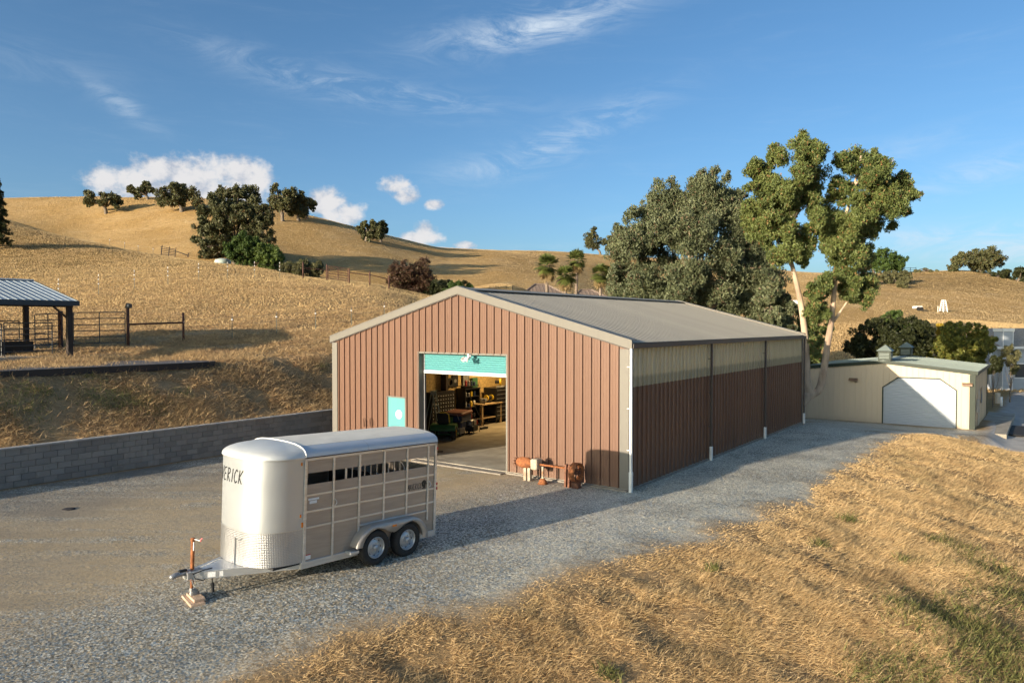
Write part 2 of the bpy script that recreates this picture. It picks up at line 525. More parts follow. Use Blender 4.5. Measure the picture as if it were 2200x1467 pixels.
def add_attr(o, name, arr):
    a = o.data.attributes.new(name, 'FLOAT', 'POINT')
    a.data.foreach_set('value', np.ascontiguousarray(arr, np.float32))

def ground_material():
    mt = bpy.data.materials.new('ground'); mt.use_nodes = True
    nt = mt.node_tree; t = NT(nt); b = nt.nodes['Principled BSDF']
    co = t.coord('Object')
    def attr(n):
        a = t.n('ShaderNodeAttribute'); a.attribute_name = n; return a.outputs['Fac']
    gr, pk, dt, nr, ol = attr('gravel'), attr('park'), attr('dirt'), attr('near'), attr('olive')
    # dry grass
    nA = t.noise(co, 0.10, 5, 0.6); nB = t.noise(co, 0.9, 6, 0.65); nC = t.noise(co, 9.0, 5, 0.7)
    stretched = t.noise(t.mapv(co, rot=(0, 0, rad(35)), sc=(1.0, 4.0, 1.0)), 3.0, 6, 0.72)
    grass = t.mix(t.ramp(nA, 0.35, 0.68), (0.43, 0.265, 0.095), (0.51, 0.335, 0.145))
    grass = t.mix(t.m('MULTIPLY', t.ramp(nB, 0.46, 0.72), 0.62), grass, (0.25, 0.150, 0.060))
    grass = t.mix(t.m('MULTIPLY', t.ramp(stretched, 0.5, 0.72), 0.55), grass, (0.60, 0.43, 0.22))
    grass = t.mix(t.m('MULTIPLY', t.ramp(nC, 0.5, 0.68), 0.55), grass, (0.21, 0.135, 0.06))
    grass = t.mix(t.m('MULTIPLY', ol, t.ramp(nB, 0.3, 0.6)), grass, (0.19, 0.125, 0.045))
    zz = t.sep(co)[2]
    trail = t.m('ABSOLUTE', t.m('SINE', t.m('ADD', t.m('MULTIPLY', zz, 1.25), t.m('MULTIPLY', t.noise(co, 0.035, 4), 9.0))))
    grass = t.mix(t.m('MULTIPLY', t.m('MULTIPLY', t.ramp(trail, 0.10, 0.0), t.m('SUBTRACT', 1.0, nr)), t.m('MULTIPLY', t.ramp(nA, .4, .6), .6)), grass, (0.56, 0.42, 0.25))
    soil = t.mix(t.ramp(nB, 0.35, 0.65), (0.30, 0.21, 0.125), (0.20, 0.135, 0.075))
    grass = t.mix(t.m('MULTIPLY', nr, 0.62), grass, soil)
    # gravel
    cell = t.voro(co, 30.0, out='Color'); cd = t.voro(co, 24.0)
    cs = t.sep(cell)
    cell2 = t.voro(t.mapv(co, loc=(3, 5, 0)), 70.0, out='Color'); cs2 = t.sep(cell2)
    val = t.m('ADD', t.m('MULTIPLY', cs[0], 0.65), t.m('MULTIPLY', cs2[1], 0.35))
    val = t.m('POWER', t.ramp(val, .15, .92), 1.55)
    stone = t.mix(val, (0.10, 0.094, 0.076), (0.95, 0.885, 0.73))
    stone = t.mix(t.m('MULTIPLY', t.ramp(cs[2], 0.78, 0.85), 0.6), stone, (0.40, 0.32, 0.21))
    gn = t.noise(co, 0.35, 5, 0.6)
    fines = t.mix(t.ramp(gn, 0.35, 0.65), (0.36, 0.275, 0.165), (0.50, 0.385, 0.235))
    fines = t.mix(t.m('MULTIPLY', val, 0.45), fines, (0.42, 0.37, 0.29))
    trk = t.noise(t.mapv(co, rot=(0, 0, -TH), sc=(0.16, 1.5, 1)), 1.0, 5, 0.6)
    dm = t.m('MULTIPLY', dt, t.ramp(t.m('ADD', trk, t.m('MULTIPLY', nB, 0.35)), 0.40, 0.72), clamp=True)
    grav = t.mix(t.m('MULTIPLY', dm, 0.95), stone, fines)
    grav = t.mix(t.m('MULTIPLY', t.ramp(gn, 0.46, 0.70), 0.42), grav, (0.17, 0.165, 0.145))
    dk = t.m('MULTIPLY', attr('dark'), t.ramp(t.m('ADD', trk, t.m('MULTIPLY', gn, 0.5)), 0.55, 0.85))
    grav = t.mix(t.m('MULTIPLY', dk, 0.6), grav, (0.17, 0.155, 0.135))
    ps = t.m('MULTIPLY', attr('dusty_shade_lift'), t.ramp(t.noise(co, 0.5, 5, .65), .3, .6))  # pale dust beside the bank; its colour also lightens gravel in the barn's shadow
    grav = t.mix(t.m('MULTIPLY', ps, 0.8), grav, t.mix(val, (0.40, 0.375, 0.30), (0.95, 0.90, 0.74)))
    pale = t.mix(t.ramp(nB, 0.35, 0.65), (0.46, 0.44, 0.41), (0.38, 0.36, 0.33))
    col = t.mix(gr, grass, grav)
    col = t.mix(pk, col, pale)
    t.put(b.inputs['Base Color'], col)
    b.inputs['Roughness'].default_value = 0.95
    b.inputs['Specular IOR Level'].default_value = 0.15
    hg = t.m('MULTIPLY', t.m('SUBTRACT', 1.0, cd), t.m('MULTIPLY', gr, t.m('SUBTRACT', 0.006, t.m('MULTIPLY', dm, 0.004))))
    hgr = t.m('ADD', t.m('MULTIPLY', nC, 0.10), t.m('ADD', t.m('MULTIPLY', nB, 0.35), t.m('MULTIPLY', stretched, 0.16)))
    hh = t.m('ADD', hg, t.m('MULTIPLY', hgr, t.m('MULTIPLY', t.m('SUBTRACT', 1.0, gr), t.m('SUBTRACT', 1.0, t.m('MULTIPLY', nr, 0.7)))))
    bn = t.n('ShaderNodeBump'); bn.inputs['Strength'].default_value = 0.75; bn.inputs['Distance'].default_value = 1.0
    t.put(bn.inputs['Height'], hh)
    # each stone lies at its own tilt
    def vm(op, a, b_):
        nd = t.n('ShaderNodeVectorMath', operation=op); t.put(nd.inputs[0], a)
        if op == 'SCALE': t.put(nd.inputs['Scale'], b_)
        elif b_ is not None: t.put(nd.inputs[1], b_)
        return nd.outputs[0]
    tiltv = vm('SUBTRACT', t.comb(cs[0], cs[1], cs2[0]), (0.5, 0.5, 0.5))
    tiltv = vm('ADD', tiltv, vm('SCALE', vm('SUBTRACT', t.comb(cs2[1], cs2[2], cs2[0]), (0.5, 0.5, 0.5)), 0.6))
    amt = t.m('MULTIPLY', gr, t.m('SUBTRACT', 0.48, t.m('MULTIPLY', dm, 0.36)))
    nrm = vm('NORMALIZE', vm('ADD', bn.outputs[0], vm('SCALE', tiltv, amt)), None)
    t.put(b.inputs['Normal'], nrm)
    return mt
GM = ground_material()
def terrain_piece(name, j0, j1):
    X, Yy, Zz, u, v = (A[:, j0:j1] for A in (GX, GY, GZ, U, V_))
    Zz = Zz.copy()
    if name == 'ground': Zz[:, -1] = np.where(u[:, -1] < 27, hz(X[:, -2], Yy[:, -2]), Zz[:, -1])
    n0, n1 = X.shape
    idx = np.arange(n0 * n1).reshape(n0, n1)
    F = np.stack([idx[:-1, :-1], idx[1:, :-1], idx[1:, 1:], idx[:-1, 1:]], -1).reshape(-1, 4)
    o = np_mesh(name, np.stack([X, Yy, Zz], -1).reshape(-1, 3), F, GM, smooth=True)
    g, p = gravel_mask(u, v, X, Yy)
    dirt = sm((v - 2.2) / 2.6) * (1 - 0.75 * sm((v - 10.5) / 2.0)) * sm((10 - u) / 6) + 0.9 * sm((u - 15) / 5) * (v > -5)
    dist = np.hypot(X, Yy)
    near = 1 - sm((dist - 32) / 60)
    # the tired, browner sward lies along the crest of the nearer rise
    a = X / np.maximum(Yy, 1)
    olive = sm((dist - 78) / 12) * (1 - sm((dist - 116) / 6)) * (a < -.2)
    olive = np.maximum(olive, sm((dist - 205) / 10) * (1 - sm((dist - 270) / 20)) * (a > .5) * .8)
    for nme, arr in (('gravel', g), ('park', p), ('dirt', np.clip(dirt, 0, 1)), ('dark', np.clip(sm((v - 8.5) / 3.5) * (u < 0) + .7 * sm((-13 - u + .5 * v) / 5), 0, 1)), ('near', near), ('dusty_shade_lift', np.clip(sm((3.2 - v) / 3.2) * sm((u + 10) / 5) + .8 * sm((1.2 - v + edge_v(u)) / 1.4), 0, 1)), ('olive', olive)):
        add_attr(o, nme, arr.ravel())
    return struct(o)
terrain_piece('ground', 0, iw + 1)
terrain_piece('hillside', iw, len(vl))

# ================================================================ DRY GRASS
def strawmat(name, cols, trans=0.2, s1=0.8, s2=0.32):
    mt = bpy.data.materials.new(name); mt.use_nodes = True
    nt = mt.node_tree; t = NT(nt); b = nt.nodes['Principled BSDF']
    g = t.n('ShaderNodeNewGeometry')
    r = g.outputs['Random Per Island']
    co = t.coord('Object')
    n1 = t.noise(co, s1, 4); n2 = t.noise(t.mapv(co, loc=(5, 9, 2)), s2, 5, 0.6)
    c = t.mix(r, cols[0], cols[1])
    c = t.mix(t.m('MULTIPLY', t.ramp(n1, 0.45, 0.7), 0.75), c, cols[2])
    c = t.mix(t.m('MULTIPLY', t.ramp(n2, 0.57, 0.7), 0.45), c, cols[3])
    t.put(b.inputs['Base Color'], c)
    b.inputs['Roughness'].default_value = 0.7
    b.inputs['Specular IOR Level'].default_value = 0.2
    tr = t.n('ShaderNodeBsdfTranslucent'); t.put(tr.inputs[0], c)
    ms = t.n('ShaderNodeMixShader'); ms.inputs[0].default_value = trans
    nt.links.new(b.outputs[0], ms.inputs[1]); nt.links.new(tr.outputs[0], ms.inputs[2])
    nt.links.new(ms.outputs[0], nt.nodes['Material Output'].inputs[0])
    return mt
straw = strawmat('straw', ((0.46, 0.31, 0.14), (0.80, 0.585, 0.32), (0.44, 0.295, 0.145), (0.42, 0.32, 0.15)), .3)
straw_brown = strawmat('straw_brown', ((0.36, 0.24, 0.11), (0.66, 0.47, 0.26), (0.34, 0.22, 0.12), (0.42, 0.30, 0.15)), .3)
greenblade = strawmat('green_blade', ((0.09, 0.10, 0.03), (0.22, 0.21, 0.075), (0.13, 0.13, 0.045), (0.24, 0.20, 0.09)))

def in_view(x, y, z, mx=180, my=160):
    px = 1100 + FPX * x / np.maximum(y, .1)
    py = 733.5 - FPX * ((z - CAM_H) * math.cos(PITCH) + y * math.sin(PITCH)) / np.maximum(y, .1)
    return (y > 3) & (px > -mx) & (px < IW + mx) & (py < IH + my)
def blades(name, x, y, ang, tilt, L, Wd, mat, label, cat):
    z = hz(x, y) - 0.015
    n = len(x)
    d = np.stack([np.cos(ang), np.sin(ang)], -1)
    roll = rng.uniform(-1.5, 1.5, n)                # stems are round: turn each flat blade about its own length
    ct, st = np.cos(tilt), np.sin(tilt)
    side = np.stack([-d[:, 1], d[:, 0], 0 * x], -1); upv = np.stack([-d[:, 0] * st, -d[:, 1] * st, ct], -1)
    w = (side * np.cos(roll)[:, None] + upv * np.sin(roll)[:, None]) * (Wd / 2)[:, None]
    z = z + np.abs(w[:, 2]) + 0.012
    V3 = np.empty((n, 3, 3), np.float32)
    V3[:, 0, 0] = x + w[:, 0]; V3[:, 0, 1] = y + w[:, 1]; V3[:, 0, 2] = z + w[:, 2]
    V3[:, 1, 0] = x - w[:, 0]; V3[:, 1, 1] = y - w[:, 1]; V3[:, 1, 2] = z - w[:, 2]
    tx, ty = x + d[:, 0] * L * np.cos(tilt), y + d[:, 1] * L * np.cos(tilt)
    V3[:, 2, 0] = tx; V3[:, 2, 1] = ty; V3[:, 2, 2] = np.maximum(z + L * np.sin(tilt), hz(tx, ty) + 0.01)
    o = np_mesh(name, V3.reshape(-1, 3), np.arange(3 * n).reshape(n, 3), mat)
    return tag(o, label, cat, kind='stuff')
down = math.atan2(-cT, sT)                     # downhill heading of the bank (-v)
# foreground bank
n = 4200000
u = rng.uniform(-19, 23, n); v = rng.uniform(-20, 1.0, n)
x = BC.x + cT * u - sT * v; y = BC.y + sT * u + cT * v
e = edge_v(u) - v
ragged = fbm(x, y, 1.6, 4) * 1.3 + 0.8 * fbm(x, y, .5, 2)
keep = (e - ragged > rng.normal(0.05, 0.18, n)) | ((e > -1.3) & (fbm(x + 50, y, .9, 2) > .22) & (rng.random(n) < .10))
cl = fbm(x, y, 0.55, 3) + 0.8 * fbm(x + 9, y + 4, 1.9, 3)
dist = np.hypot(x, y)
keep &= rng.random(n) < np.clip(0.62 + 1.9 * cl, 0.10, 1) * np.clip(15 / dist, .3, 1) * np.clip((e + .5) / 2.2, .12, 1)
keep &= in_view(x, y, 0 * x - .5)
x, y, u, v, cl, e = x[keep], y[keep], u[keep], v[keep], cl[keep], e[keep]
n = len(x); print('bank blades', n)
flow = fbm(x, y, 3.5, 3) * 1.6
chaos = np.clip(1.25 - (u + 12) / 14, 0.35, 1.25)
ang = down + 0.55 + flow + rng.normal(0, 1.25, n) * chaos
tall = rng.random(n) < 0.07
blades('dry_grass', x, y, ang, np.where(tall, rng.uniform(.5, 1.2, n), np.abs(rng.normal(.16, .22, n)) + np.clip(cl, 0, .5) * .7),
       rng.uniform(.05, .19, n) * np.where(tall, 1.2, 1.0) * np.clip(.55 + e * .22, .45, 1), rng.uniform(.006, .013, n) * np.clip(np.hypot(x, y) / 15, .8, 2), straw, 'matted dry golden grass covering the bank beside the gravel', 'grass')
# embankment above the block wall and the field behind it
n = 900000
u = rng.uniform(-30, 34, n); v = WALL_V + 0.12 + rng.exponential(11, n)
x = BC.x + cT * u - sT * v; y = BC.y + sT * u + cT * v
zz = zcol(x, y)
cl = fbm(x, y, 1.1, 3) + fbm(x + 9, y + 4, 3.2, 3)
keep = in_view(x, y, zz, 120) & (np.hypot(x, y) < 75) & (x / np.maximum(y, 1) < -.08) & (rng.random(n) < np.clip(.5 + 2.0 * cl, .06, 1))
x, y, cl = x[keep], y[keep], cl[keep]
n = len(x); print('embankment blades', n)
ang = rng.uniform(0, 2 * math.pi, n)
ds = np.hypot(x, y)
tall = rng.random(n) < 0.10
blades('dry_grass', x, y, ang, np.where(tall, rng.uniform(.5, 1.3, n), np.abs(rng.normal(.25, .25, n)) + np.clip(cl, 0, .5) * .8),
       rng.uniform(.12, .36, n) * np.where(ds > 40, .8, 1), rng.uniform(.012, .024, n) * np.clip(ds / 28, .8, 2), straw_brown, 'tangled brown grass on the embankment above the block wall', 'grass')
# olive green weeds low on the bank and on the embankment
spots = [(2080, 1330, 1.2), (2150, 1400, 1.2), (1990, 1440, .9), (2190, 1290, .9), (1960, 1310, .7), (2060, 1180, .55), (2130, 1230, .8), (1820, 1120, .25), (1940, 1205, .22), (1760, 1170, .2), (1880, 1460, .6), (2185, 1460, 1.2), (2020, 1165, .4), (1310, 1450, .15), (1530, 1225, .15)]
xs, ys = [], []
for (px, py, r) in spots:
    p = ground(px, py, -0.4)
    for it in range(4): p = ground(px, py, hz1(p.x, p.y))
    k = int(750 * r * r) + 80
    q = rng.normal(0, .5, (k, 2)) * r
    xs.append(p.x + q[:, 0]); ys.append(p.y + q[:, 1])
spots2 = [(265, 868, 1.0), (330, 866, .8), (215, 862, .5), (30, 855, .8), (70, 850, .5), (110, 938, .4), (205, 812, .3), (395, 845, .35), (690, 790, .4)]
for (px, py, r) in spots2:
    p = at(px, py, 27)
    for it in range(30):
        D = p.y; q_ = at(px, py, D); dz = q_.z - hz1(q_.x, q_.y); p = at(px, py, D + dz * 2.5)
    k = int(700 * r * r)
    q = rng.normal(0, .5, (k, 2)) * (r, r)
    xs.append(p.x + q[:, 0] * 1.6); ys.append(p.y + q[:, 1])
x = np.concatenate(xs); y = np.concatenate(ys); n = len(x)
blades('green_weeds', x, y, rng.uniform(0, 6.28, n), rng.uniform(.3, 1.2, n), rng.uniform(.08, .26, n), rng.uniform(.012, .03, n), greenblade, 'low olive green weeds growing among the dry grass', 'weeds')

# standing grass over the field and the hills
def hill_grass(n, a0, a1, d0, d1, hlo, hhi, wlo, whi, label):
    a = rng.uniform(a0, a1, n); D = np.sqrt(rng.uniform(d0**2, d1**2, n)); x = a * D; y = D
    dx, dy = x - BC.x, y - BC.y
    u = cT * dx + sT * dy; v = -sT * dx + cT * dy
    z = hz(x, y)
    ok = ((v > WALL_V + 4) | (u > 46)) & (rng.random(n) < np.clip(.75 + 1.6 * fbm(x, y, d0 * .12, 3), .15, 1))
    x, y = x[ok], y[ok]; m = len(x)
    blades('dry_grass', x, y, rng.uniform(0, 6.283, m), rng.uniform(.7, 1.5, m), rng.uniform(hlo, hhi, m), rng.uniform(wlo, whi, m), hillstraw, label, 'grass')
hillstraw = strawmat('hill_straw', ((0.47, 0.33, 0.16), (0.60, 0.435, 0.225), (0.47, 0.33, 0.165), (0.36, 0.26, 0.13)), .25, .12, .045)
hill_grass(300000, -.78, .0, 46, 112, .06, .17, .03, .085, 'standing dry grass on the fenced field and near rise')
hill_grass(310000, -.78, .80, 112, 285, .06, .15, .06, .15, 'standing dry grass over the far golden hills')
hill_grass(60000, .36, .80, 64, 112, .10, .24, .06, .15, 'standing dry grass on the slope above the lower drive')
# ================================================================ METAL BARN
def painted(name, col, rough=0.45, dirt=(0.3, 0.25, 0.2), amt=0.25, metal=0.0, vstreak=True, fade=0.0):
    """painted sheet steel: slight fading per sheet, faint vertical streaks, dust near the ground"""
    mt = bpy.data.materials.new(name); mt.use_nodes = True
    nt = mt.node_tree; t = NT(nt); b = nt.nodes['Principled BSDF']
    co = t.coord('Object')
    rnd = t.n('ShaderNodeObjectInfo').outputs['Random']
    k = t.m('ADD', 0.92, t.m('MULTIPLY', rnd, 0.15))
    c = t.mix(1.0, col, t.comb(k, k, k), 'MULTIPLY')
    st = t.noise(t.mapv(co, sc=(5, 5, 0.35)), 2.0, 6, 0.65)
    c = t.mix(t.m('MULTIPLY', t.ramp(st, 0.48, 0.75), amt), c, dirt)
    z = t.sep(co)[2]
    c = t.mix(t.m('MULTIPLY', t.ramp(t.m('ADD', z, t.m('MULTIPLY', t.noise(co, 6, 4), 0.25)), 0.55, 0.1), 0.45), c, dirt)
    t.put(b.inputs['Base Color'], c)
    t.put(b.inputs['Roughness'], t.m('ADD', rough - .06, t.m('MULTIPLY', st, 0.14)))
    b.inputs['Metallic'].default_value = metal
    b.inputs['Specular IOR Level'].default_value = 0.25
    bn = t.n('ShaderNodeBump'); bn.inputs['Strength'].default_value = 0.10; bn.inputs['Distance'].default_value = 0.01
    t.put(bn.inputs['Height'], t.noise(t.mapv(co, sc=(1, 1, .4)), 2.5, 2))
    t.put(b.inputs['Normal'], bn.outputs[0])
    return mt
M_brown = painted('brown_steel', (0.165, 0.091, 0.061), dirt=(0.205, 0.135, 0.10))
M_trim = painted('grey_trim', (0.185, 0.172, 0.148), dirt=(0.14, 0.125, 0.105))
M_roof = painted('roof_steel', (0.315, 0.29, 0.24), rough=0.6, dirt=(0.27, 0.25, 0.205), amt=0.35)
M_darktrim = painted('dark_bronze_trim', (0.075, 0.062, 0.055), dirt=(0.14, 0.11, 0.09))
M_teal = painted('turquoise_paint', (0.11, 0.33, 0.34), dirt=(0.13, 0.29, 0.30), amt=0.25)
M_white = pm('white_plastic', (0.72, 0.72, 0.70), 0.4, var=.05)
M_concrete = pm('concrete', (0.34, 0.30, 0.235), 0.85, var=.2, scale=1.2, bump=.15, bscale=30, col2=(0.22, 0.19, 0.15))
M_conc_edge = pm('concrete_edge', (0.24, 0.21, 0.175), 0.9, var=.15, scale=6)
M_black = pm('black_paint', (0.015, 0.015, 0.016), 0.5)
M_steel = pm('grey_steel', (0.30, 0.30, 0.31), 0.45, metal=.6)
def skylight_mat():
    mt = bpy.data.materials.new('fibreglass_sheet'); mt.use_nodes = True
    nt = mt.node_tree; t = NT(nt); b = nt.nodes['Principled BSDF']
    co = t.coord('Object'); z = t.sep(co)[2]
    st = t.noise(t.mapv(co, sc=(4, 4, .5)), 2.0, 6, 0.65)
    c = t.mix(t.ramp(st, 0.3, 0.7), (0.66, 0.575, 0.37), (0.76, 0.68, 0.48))
    edge = t.ramp(t.m('ADD', z, t.m('MULTIPLY', t.noise(t.mapv(co, sc=(9, 9, 1)), 2, 4), 0.22)), 3.46, 3.34)
    c = t.mix(t.m('MULTIPLY', edge, 0.6), c, (0.30, 0.28, 0.20))
    t.put(b.inputs['Base Color'], c); b.inputs['Roughness'].default_value = 0.5
    tr = t.n('ShaderNodeBsdfTranslucent'); t.put(tr.inputs[0], c)
    ms = t.n('ShaderNodeMixShader'); ms.inputs[0].default_value = 0.3
    nt.links.new(b.outputs[0], ms.inputs[1]); nt.links.new(tr.outputs[0], ms.inputs[2])
    nt.links.new(ms.outputs[0], nt.nodes['Material Output'].inputs[0])
    return mt
M_sky = skylight_mat()

BL, BW, BE, BA = 18.29, 12.87, 4.27, 5.98
DR, DL, DZ = 4.378, 8.25, 3.806
barn = thing('metal_barn', 'long brown ribbed metal barn with grey gable roof and open turquoise roll-up door', 'barn', BC, TH)
def zroof(s): return BE + (BA - BE) * (1 - abs(s - BW / 2) / (BW / 2))
def ribs(s0, s1, pitch=0.3065, h=0.050, minor=True):
    """(s, height) profile of ribbed sheet between s0 and s1, first rib on s0"""
    out = []
    k = 0
    s = s0
    while s < s1 - 0.02:
        for ds, hh in ((0, h), (.020, h), (.028, 0)) + (((.10, 0), (.108, .006), (.126, .006), (.134, 0), (.185, 0), (.193, .006), (.211, .006), (.219, 0)) if minor else ()) + ((pitch - .028, 0), (pitch - .020, h)):
            if s + ds <= s1: out.append((s + ds, hh))
        s += pitch
    out.append((s1, h))
    return out
def sheet(prof, zlo, zhi, place, mb=None):
    mb = mb or MB()
    vs_, fs = [], []
    for s, h in prof:
        vs_ += [place(s, h, zlo(s)), place(s, h, zhi(s))]
    for i in range(len(prof) - 1):
        fs.append((2 * i, 2 * i + 2, 2 * i + 3, 2 * i + 1))
    return mb.add(vs_, fs)
def clip_prof(prof, cuts):
    out = []
    for a, b in zip(prof, prof[1:]):
        out.append(a)
        for c in cuts:
            if a[0] < c < b[0]:
                k = (c - a[0]) / (b[0] - a[0]); hh = a[1] + (b[1] - a[1]) * k
                out += [(c - 1e-4, hh), (c + 1e-4, hh)]
    return out + [prof[-1]]
SDL, SDR = on_u(833, 900, 0).y, on_u(874, 900, 0).y          # walk-in door
SDZ = on_u(853, 851, 0).z
NP = 14; pw = BW / NP
for i in range(NP):
    s0, s1 = i * pw, (i + 1) * pw
    prof = clip_prof(ribs(s0, s1), (BW / 2, DR, DL, SDR, SDL))
    lo = lambda s: DZ if DR < s < DL else (SDZ if SDR < s < SDL else 0.06)
    sheet(prof, lo, lambda s: zroof(s) - 0.02, lambda s, h, z: (-h, s, z)).build('wall_panel', M_brown, barn)
    sheet(ribs(s0, s1), lambda s: 0.06, lambda s: zroof(s) - 0.02, lambda s, h, z: (BL + h, s, z)).build('wall_panel', M_brown, barn)
SKY_Z = 3.12
NL = 20; lw = BL / NL
low_me = sheet(ribs(0, lw), lambda s: 0.06, lambda s: SKY_Z, lambda s, h, z: (s, -h, z)).mesh('wall_panel')
up_me = sheet(ribs(0, lw), lambda s: SKY_Z - .12, lambda s: BE - .02, lambda s, h, z: (s, -h - .006, z)).mesh('skylight_panel')
low_me2 = sheet(ribs(0, lw), lambda s: 0.06, lambda s: SKY_Z, lambda s, h, z: (s, h, z)).mesh('wall_panel')
up_me2 = sheet(ribs(0, lw), lambda s: SKY_Z - .12, lambda s: BE - .02, lambda s, h, z: (s, h + .006, z)).mesh('skylight_panel')
for i in range(NL):
    for me, mt, nm, yy in ((low_me, M_brown, 'wall_panel', 0), (up_me, M_sky, 'skylight_panel', 0), (low_me2, M_brown, 'wall_panel', BW), (up_me2, M_sky, 'skylight_panel', BW)):
        o = link(nm, me, mt, barn); o.location = (i * lw, yy, 0)
# roof sheets, ribs running from ridge to eave
OV = 0.10
for side in (0, 1):
    def place(s, h, q, side=side):
        y = -OV + (BW / 2 + OV) * q
        z = BE + (BA - BE) * (y / (BW / 2)) + 0.05
        nz = h
        return (s, y - h * .25 if side == 0 else BW - (y - h * .25), z + nz)
    me = sheet(ribs(0, lw + .003, lw / 3, .009, False), lambda s: 0.0, lambda s: 1.0, place).mesh('roof_panel')
    for i in range(NL):
        o = link('roof_panel', me, M_roof, barn); o.location = (i * lw, 0, 0)
# ridge cap, rake and corner trim
MB().prism([(BW / 2 - .28, BA + .045), (BW / 2, BA + .125), (BW / 2 + .28, BA + .045), (BW / 2 + .28, BA + .030), (BW / 2, BA + .108), (BW / 2 - .28, BA + .030)], -.06, BL + .06, axis='x').build('ridge_cap', M_roof, barn)
sl = (BA - BE) / (BW / 2)
for (ya, yb) in ((-.16, BW / 2), (BW + .16, BW / 2)):
    za, zb = BE - .16 * sl, BA
    for (x0, x1) in ((-.085, -.040), (BL + .04, BL + .085)):
        o = MB().prism([(ya, za - .11), (ya, za + .13), (yb, zb + .13), (yb, zb - .11)], x0, x1, axis='x').build('rake_trim', M_trim, barn)
        MB().prism([(ya, za + .132), (ya, za + .155), (yb, zb + .155), (yb, zb + .132)], x0 - .012 if x0 < 0 else x0 - .25, x0 + .30 if x0 < 0 else x1 + .012, axis='x').build('rake_cap', M_trim, o)
    MB().prism([(ya, za - .15), (ya, za - .113), (yb, zb - .113), (yb, zb - .15)], -.068, -.03, axis='x').build('trim_shadow_strip', M_darktrim, barn)
for y0, y1 in ((-.055, .24), (BW - .24, BW + .055)):
    o = MB().box(-.056, -.040, y0, y1, .04, BE - .15).build('corner_trim', M_trim, barn)
    yy = -.055 if y0 < 0 else BW + .04
    MB().box(-.038, .16, yy, yy + .015, .04, BE - .05).build('trim_return', M_trim, o)
    MB().box(BL - .2, BL + .056, y0 if y0 < 0 else BW + .04, -.04 if y0 < 0 else BW + .055, .04, BE - .05).build('corner_trim', M_darktrim, barn)
# gutters and downspouts
for yy in (-.20, BW + .06):
    m = MB(); m.prism([(yy, BE - .13), (yy + .14, BE - .13), (yy + .14, BE + .02), (yy + .12, BE + .02), (yy + .12, BE - .11), (yy + .02, BE - .11), (yy + .02, BE + .0), (yy - .01, BE + .0)], -.05, BL + .06, axis='x')
    m.build('gutter', M_darktrim, barn)
for k, xx in enumerate((-.075, BL / 3, 2 * BL / 3, BL - .06)):
    mt = M_white if k == 0 else M_darktrim
    yb = -.14
    o = MB().cbox(xx - .045, xx + .045, yb - .035, yb + .035, .42 if k else .55, BE - .13, .012).build('downspout', mt, barn)
    MB().cbox(xx - .06, xx + .06, yb - .05, yb + .05, -.02, .50 if k else .60, .02).build('downspout_foot', M_white, o)
    for zz in (1.2, 2.4, 3.6):
        MB().box(xx - .05, xx + .05, yb + .034, yb + .11, zz, zz + .02).build('strap', mt, o)
# concrete sill showing under the sheets, floor slab
MB().box(-.06, BL + .05, -.05, BW + .05, -.3, .0605).build('floor_slab', M_concrete, barn)
MB().box(-.16, -.062, -.05, DR - .05, -.2, .045).build('concrete_sill', M_conc_edge, barn)
MB().box(-.16, -.062, DL + .05, BW + .05, -.2, .045).build('concrete_sill', M_conc_edge, barn)
MB().box(-.42, -.062, DR - .05, DL + .05, -.2, .040).build('door_threshold', M_conc_edge, barn)
MB().box(-.05, BL, -.10, -.052, -.2, .045).build('concrete_sill', M_conc_edge, barn)
# roll-up door
fr = MB(); fr.box(-.05, .16, DR - .06, DR + .0, .06, DZ); fr.build('door_jamb', M_trim, barn)
MB().box(-.05, .16, DL - .0, DL + .06, .06, DZ).build('door_jamb', M_trim, barn)
MB().box(-.05, .16, DR - .06, DL + .06, DZ, DZ + .06).build('door_header', M_trim, barn)
CZ = on_u(1085, 805, .2).z
nrow = 9; rh = (DZ - CZ + .02) / nrow
prof = []
for r in range(nrow):
    z0 = CZ + r * rh
    for k in range(7):
        a = k / 6
        prof.append((z0 + rh * (0.08 + .88 * a), .030 * math.sin(math.pi * a) ** .7))
    prof.append((z0 + rh * .975, -.03)); prof.append((z0 + rh * 1.065, -.03))
m = MB(); vs_ = []; fs = []
for z, h in prof: vs_ += [(.2 - h, DR + .01, z), (.2 - h, DL - .01, z)]
for i in range(len(prof) - 1): fs.append((2 * i, 2 * i + 2, 2 * i + 3, 2 * i + 1))
door = m.add(vs_, fs).build('roll_up_door', M_teal, barn, True)
MB().cbox(.165, .235, DR + .01, DL - .01, CZ - .085, CZ + .03, .01).build('bottom_bar', M_white, door)
MB().box(.17, .9, DR - .1, DL + .1, DZ + .03, DZ + .75).build('curtain_housing', M_darktrim, barn)
for yy in (DR + .0, DL - .075):
    MB().box(.17, .25, yy, yy + .075, .06, DZ).build('door_guide', M_steel, barn)
# twin flood lamp over the opening
fl = on_u(1003, 768, -.2)
mfl = MB(); mfl.lathe([(0, 0), (.07, 0), (.07, .05), (0, .05)], 12, Matrix.Translation((-.10, fl.y, fl.z + .04)) @ Matrix.Rotation(rad(90), 4, 'Y'))
mfl.box(-.14, -.04, fl.y - .03, fl.y + .03, fl.z - .02, fl.z + .12)
flo = mfl.build('flood_light', M_white, barn)
for s in (-1, 1):
    R = Matrix.Translation((-.20, fl.y + s * .12, fl.z)) @ Matrix.Rotation(rad(-120), 4, 'Y') @ Matrix.Rotation(rad(25 * s), 4, 'X')
    MB().lathe([(.0, -.02), (.035, -.02), (.045, .06), (.085, .15), (.078, .15), (.03, .08), (0, .07)], 14, R).build('lamp_head', M_white, flo, True)
